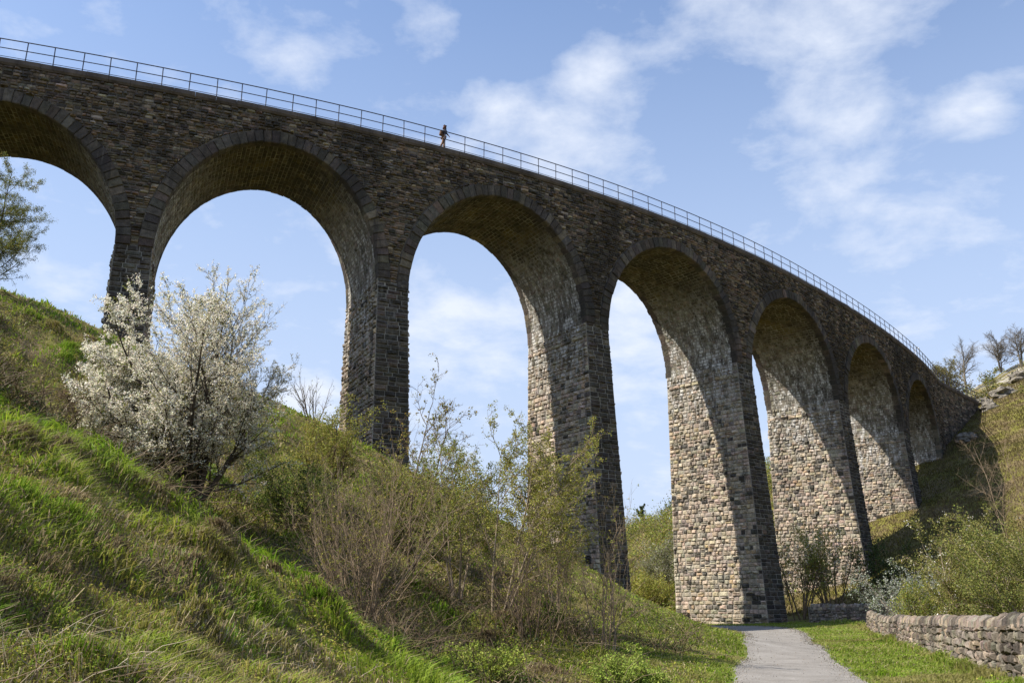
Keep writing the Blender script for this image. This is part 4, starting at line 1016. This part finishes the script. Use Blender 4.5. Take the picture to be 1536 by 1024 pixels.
# coarse tussocks on the right slope and under the viaduct
x = r.uniform(-20, 110, 420000); y = r.uniform(52, 150, 420000)
ok = (sxy(x, y) > 60) & (sxy(x, y) < 150) & (path_dist(x, y) > .5) & (y > 1.1 * x - 20); x, y = x[ok][:230000], y[ok][:230000]; d = np.hypot(x, y); n = len(x)
nn = fbm(x * .08, y * .08, 4)[:, None]
c_ = (np.where(nn > -.05, [.19, .14, .07], [.155, .13, .045]) * (1 - .3 * r.random((n, 1))) + np.where(r.random((n, 1)) < .3, [.05, .05, -.01], [0., 0, 0])) * r.uniform(.6, 1.05, (n, 1))
blades('hill_grass', 'rough grass on the right-hand slope and below the arches', x, y, d, r.uniform(.12, .4, n), r.uniform(.025, .06, n), c_, r.uniform(0, .5, n), r, M_BLADE)

# limestone outcrops on the right skyline
M_ROCK = simple_mat('limestone', (.09, .08, .06), (.28, .25, .21), 1.6, .95, 1., .25)
def rock(px, py, y, size, label, seed):
    r = np.random.default_rng(seed); p = at(px, py, y); z = hz(p[0], p[1])
    root = None; mb = MB(); nu, nv = 14, 9
    th = np.linspace(0, 2 * np.pi, nu, endpoint=False); ph = np.linspace(-.6, np.pi / 2, nv)
    T, Ph = np.meshgrid(th, ph, indexing='ij')
    rr = 1 + .5 * fbm(T * 1.6 + seed, Ph * 2 + seed, 3) + .11 * r.normal(0, 1, T.shape)
    v = np.stack([np.cos(T) * np.cos(Ph) * rr * size[0], np.sin(T) * np.cos(Ph) * rr * size[1], np.sin(Ph) * rr * size[2]], -1)
    v[:, -1] = v[:, -1].mean(0)
    k = np.arange(nu * nv).reshape(nu, nv); k2 = np.roll(k, -1, 0)
    f = np.stack([k[:, :-1], k2[:, :-1], k2[:, 1:], k[:, 1:]], -1).reshape(-1, 4)
    mb.add(v.reshape(-1, 3) , f); o = mb.build('limestone_outcrop', [M_ROCK]); o.location = (p[0], p[1], z)
    tag(o, label, 'rock', 'limestone outcrops on the right hillside'); return o
rock(1500, 545, 140, (2.2, 1.4, 1.2), 'pale limestone outcrop just below the right skyline', 1)
rock(1470, 565, 141, (1.5, 1.1, .9), 'small pale outcrop left of the larger one near the skyline', 2)
rock(1485, 612, 136, (1.4, 1.0, 1.1), 'rocky outcrop at the end of the viaduct railing', 3)
rock(1525, 525, 146, (2.2, 1.4, 1.3), 'outcrop at the right edge of the skyline', 4)
rock(1452, 655, 125, (1.5, 1.1, 1.), 'dark shaded rocks under the wing wall', 5)

# ------------------------------------------------------------------ walker on the viaduct
def skin_body(name, pts, edges, radii, mat, parent, root=0, lev=1):
    me = bpy.data.meshes.new(name); me.from_pydata(pts, edges, []); o = bpy.data.objects.new(name, me); COL.objects.link(o)
    md = o.modifiers.new('skin', 'SKIN'); md.use_smooth_shade = True
    for v, rr_ in zip(me.skin_vertices[0].data, radii): v.radius = (rr_, rr_) if np.isscalar(rr_) else rr_
    me.skin_vertices[0].data[root].use_root = True
    sb = o.modifiers.new('sub', 'SUBSURF'); sb.levels = lev; sb.render_levels = lev
    me.materials.append(mat); o.parent = parent; return o
def flat(name, c, rough=.85): return simple_mat(name, tuple(np.array(c) * .8), tuple(np.array(c) * 1.15), 14, rough, .2, .004)
M_SKIN = flat('skin', (.42, .22, .15), .6); M_JKT = flat('jacket_cloth', (.03, .035, .05)); M_TRS = flat('trouser_cloth', (.20, .12, .075)); M_PACK = flat('pack_cloth', (.12, .07, .045)); M_BOOT = flat('boot_leather', (.05, .04, .03)); M_HAIR = flat('auburn_hair', (.10, .045, .03))
sw = None
best = min(np.linspace(20, 70, 2000), key=lambda s: abs((lambda p: 768 + F_PX * p[0] / (p[1] * math.cos(PITCH) + (p[2] - EYE) * math.sin(PITCH)))(FP(s, .35, Hd(s))) - 663))
pp = FP(best, .14, Hd(best) + .002); tx_ = np.interp(best, ss, tx); ty_ = np.interp(best, ss, ty)
person = empty('person', tuple(pp)); person.rotation_euler = (0, 0, math.atan2(ty_, tx_)); person.scale = (1.1,) * 3
tag(person, 'walker in dark jacket, brown trousers and reddish hair with backpack on the viaduct', 'person')
# local +x is the walking direction
body_p = [(0, 0, .93), (.02, 0, 1.12), (.04, 0, 1.32), (.06, 0, 1.47), (.08, 0, 1.55), (.10, 0, 1.66),
          (0, .10, .88), (.12, .11, .50), (.08, .11, .09), (.2, .11, .04),
          (0, -.10, .88), (-.08, -.11, .50), (-.24, -.11, .12), (-.15, -.11, .05),
          (.05, .20, 1.42), (-.02, .25, 1.16), (.14, .24, .95), (.20, .235, .87),
          (.05, -.20, 1.42), (.06, -.25, 1.16), (.26, -.22, 1.03), (.33, -.21, .99)]
body_e = [(0, 1), (1, 2), (2, 3), (3, 4), (4, 5), (0, 6), (6, 7), (7, 8), (8, 9), (0, 10), (10, 11), (11, 12), (12, 13), (3, 14), (14, 15), (15, 16), (16, 17), (3, 18), (18, 19), (19, 20), (20, 21)]
body_r = [(.15, .12), (.15, .11), (.17, .12), (.12, .09), .055, .1, .09, .062, .045, .04, .09, .062, .045, .04, .062, .05, .04, .038, .062, .05, .04, .038]
skin_body('body', body_p, body_e, body_r, M_SKIN, person, 0, 2)
skin_body('jacket', [(0, 0, .86)] + body_p[1:4] + body_p[14:17] + body_p[18:21], [(0, 1), (1, 2), (2, 3), (3, 4), (4, 5), (5, 6), (3, 7), (7, 8), (8, 9)], [(.185, .15), (.175, .135), (.19, .145), (.13, .1), .078, .066, .055, .078, .066, .055], M_JKT, person, 0, 2)
skin_body('trousers', [(0, 0, .95)] + [body_p[i] for i in (6, 7, 8, 10, 11, 12)], [(0, 1), (1, 2), (2, 3), (0, 4), (4, 5), (5, 6)], [(.165, .13), .108, .082, .07, .108, .082, .07], M_TRS, person, 0, 2)
skin_body('boot', [(.07, .11, .12), (.09, .11, .04), (.22, .11, .035)], [(0, 1), (1, 2)], [.06, .055, .045], M_BOOT, person, 1, 1)
skin_body('boot', [(-.25, -.11, .14), (-.23, -.11, .06), (-.12, -.11, .035)], [(0, 1), (1, 2)], [.06, .055, .045], M_BOOT, person, 1, 1)
skin_body('hair', [(.065, 0, 1.655), (.075, 0, 1.71), (.09, 0, 1.765)], [(0, 1), (1, 2)], [.1, .108, .07], M_HAIR, person, 1, 2)
skin_body('backpack', [(-.17, 0, 1.0), (-.17, 0, 1.2), (-.14, 0, 1.42)], [(0, 1), (1, 2)], [(.15, .11), (.17, .13), (.13, .09)], M_PACK, person, 1, 2)
for sd in (-1, 1):
    m_ = MB(); tubes(m_, np.array([[(-.1, .12 * sd, 1.46), (.06, .13 * sd, 1.49), (.2, .13 * sd, 1.36), (.17, .15 * sd, 1.15), (-.06, .17 * sd, 1.04)]]), np.full((1, 5), .022), 5)
    m_.build('strap', [M_PACK], person, True)
    m_ = MB(); tubes(m_, np.array([[(.185, .035 * sd, 1.67), (.2, .035 * sd, 1.67)]]), np.full((1, 2), .012), 6); m_.build('eye', [M_BOOT], person)
    a = np.array(body_p[17 if sd > 0 else 21])
    for q in range(4):
        o0 = a + np.array([.0, .03 * (q - 1.5) / 1.5, -.02]); skin_body('finger', [tuple(o0), tuple(o0 + [.03, 0, -.045]), tuple(o0 + [.02, 0, -.08 - .006 * (q in (1, 2))])], [(0, 1), (1, 2)], [.011, .01, .008], M_SKIN, person, 0, 1)
    skin_body('thumb', [tuple(a + [.03, 0, 0]), tuple(a + [.065, 0, -.03])], [(0, 1)], [.013, .01], M_SKIN, person, 0, 1)
skin_body('nose', [(.19, 0, 1.64), (.215, 0, 1.625)], [(0, 1)], [.02, .014], M_SKIN, person, 0, 1)

# slim pale post with a hooked top near the far end
sl = SPN[7] - 3.2
post = empty('lamp_post', tuple(FP(sl, 1.2, Hd(sl) - .06))); tag(post, 'slim pale lamp post with hooked top at the viaduct\'s far end', 'lamp post')
M_GALV = flat('galvanised_steel', (.4, .42, .45), .5)
m_ = MB(); tubes(m_, np.array([[(0, 0, 0), (0, 0, 1.5), (0, 0, 2.9), (.1, 0, 3.15), (.32, 0, 3.2), (.5, 0, 3.05)]]), np.array([[.055, .05, .045, .04, .035, .03]]), 8); m_.build('pole', [M_GALV], post, True)
m_ = MB(); tubes(m_, np.array([[(.5, 0, 3.08), (.5, 0, 3.0), (.5, 0, 2.86)]]), np.array([[.04, .12, .14]]), 10); m_.build('lamp_head', [M_GALV], post, True)

# ------------------------------------------------------------------ light and sky
SUN_TRAVEL, SUN_EL = 11.8, 50.
trav = np.array([math.cos(R(SUN_TRAVEL)) * math.cos(R(SUN_EL)), math.sin(R(SUN_TRAVEL)) * math.cos(R(SUN_EL)), -math.sin(R(SUN_EL))])
sun = bpy.data.lights.new('sun', 'SUN'); sun.energy = 4.6; sun.angle = R(.5); sun.color = (1, .93, .82)
so = bpy.data.objects.new('sun', sun); COL.objects.link(so)
from mathutils import Vector
so.rotation_euler = Vector(trav).to_track_quat('-Z', 'Y').to_euler()
so.location = (-40, -10, 60)
w = bpy.data.worlds.new('World'); scene.world = w; w.use_nodes = True; nt = w.node_tree; nt.nodes.clear()
out = nt.nodes.new('ShaderNodeOutputWorld'); bg = nt.nodes.new('ShaderNodeBackground'); bg.inputs['Strength'].default_value = .105
sky = nt.nodes.new('ShaderNodeTexSky'); sky.sky_type = 'NISHITA'; sky.sun_disc = False
sky.sun_elevation = R(SUN_EL); sky.sun_rotation = math.atan2(-trav[0], -trav[1]); sky.air_density = 1.1; sky.dust_density = 1.2; sky.ozone_density = 1.6
tc = nt.nodes.new('ShaderNodeTexCoord'); gen = tc.outputs['Generated']
# clouds: fractal noise on a flat layer seen in perspective
sep = N(nt, 'ShaderNodeSeparateXYZ'); nt.links.new(gen, sep.inputs[0])
zz_ = N(nt, 'ShaderNodeMath', operation='ADD'); nt.links.new(sep.outputs[2], zz_.inputs[0]); zz_.inputs[1].default_value = .22
dx = N(nt, 'ShaderNodeMath', operation='DIVIDE'); nt.links.new(sep.outputs[0], dx.inputs[0]); nt.links.new(zz_.outputs[0], dx.inputs[1])
dy = N(nt, 'ShaderNodeMath', operation='DIVIDE'); nt.links.new(sep.outputs[1], dy.inputs[0]); nt.links.new(zz_.outputs[0], dy.inputs[1])
cb = N(nt, 'ShaderNodeCombineXYZ'); nt.links.new(dx.outputs[0], cb.inputs[0]); nt.links.new(dy.outputs[0], cb.inputs[1])
cn = N(nt, 'ShaderNodeTexNoise', inp={'Scale': 5.2, 'Detail': 9, 'Roughness': .6, 'Distortion': .15}); nt.links.new(cb.outputs[0], cn.inputs['Vector'])
def blob(px, py, rad_, amp):
    p = at(px, py, 1.) - np.array([0, 0, EYE]); p /= np.linalg.norm(p)
    dn = N(nt, 'ShaderNodeVectorMath', operation='DISTANCE'); nt.links.new(gen, dn.inputs[0]); dn.inputs[1].default_value = tuple(p)
    mr = N(nt, 'ShaderNodeMapRange', interpolation_type='SMOOTHSTEP', inp={'From Min': rad_, 'From Max': 0., 'To Min': 0., 'To Max': amp}); nt.links.new(dn.outputs['Value'], mr.inputs['Value'])
    return mr.outputs[0]
acc = cn.outputs['Fac']
for bl in ((1240, -40, .17, .22), (1080, 0, .08, .12), (850, 215, .13, .20), (730, 150, .06, .16), (690, 500, .12, .24), (960, 480, .14, .27), (1200, 160, .09, .10), (1290, 240, .11, .10), (1470, 150, .06, .22), (350, 20, .06, .16), (425, 85, .06, .18), (670, 45, .06, .18), (890, 110, .05, .12), (465, 605, .06, .3), (1370, 430, .2, .05)):
    ad = N(nt, 'ShaderNodeMath', operation='ADD'); nt.links.new(acc, ad.inputs[0]); nt.links.new(blob(*bl), ad.inputs[1]); acc = ad.outputs[0]
cr = ramp(nt, acc, [(.53, (0, 0, 0)), (.68, (.42, .42, .42)), (.84, (.88, .88, .88))])
# thin haze near the horizon
hzr = N(nt, 'ShaderNodeMapRange', interpolation_type='SMOOTHSTEP', inp={'From Min': .78, 'From Max': .0, 'To Min': .0, 'To Max': .95}); nt.links.new(sep.outputs[2], hzr.inputs['Value'])
skt = mix(nt, 1., sky.outputs[0], (.83, .92, 1.05), 'MULTIPLY')
c1 = mix(nt, hzr.outputs[0], skt, (3.3, 3.9, 5.1))
c2 = mix(nt, cr.outputs[0], c1, (4.6, 4.9, 5.5))
nt.links.new(c2, bg.inputs['Color']); nt.links.new(bg.outputs[0], out.inputs['Surface'])

vs_ = scene.view_settings; vs_.view_transform = 'Standard'; vs_.look = 'None'; vs_.exposure = .9; vs_.gamma = 1.; vs_.use_curve_mapping = False
scene.cycles.max_bounces = 5; scene.cycles.diffuse_bounces = 3; scene.cycles.transmission_bounces = 3; scene.cycles.caustics_reflective = False; scene.cycles.caustics_refractive = False
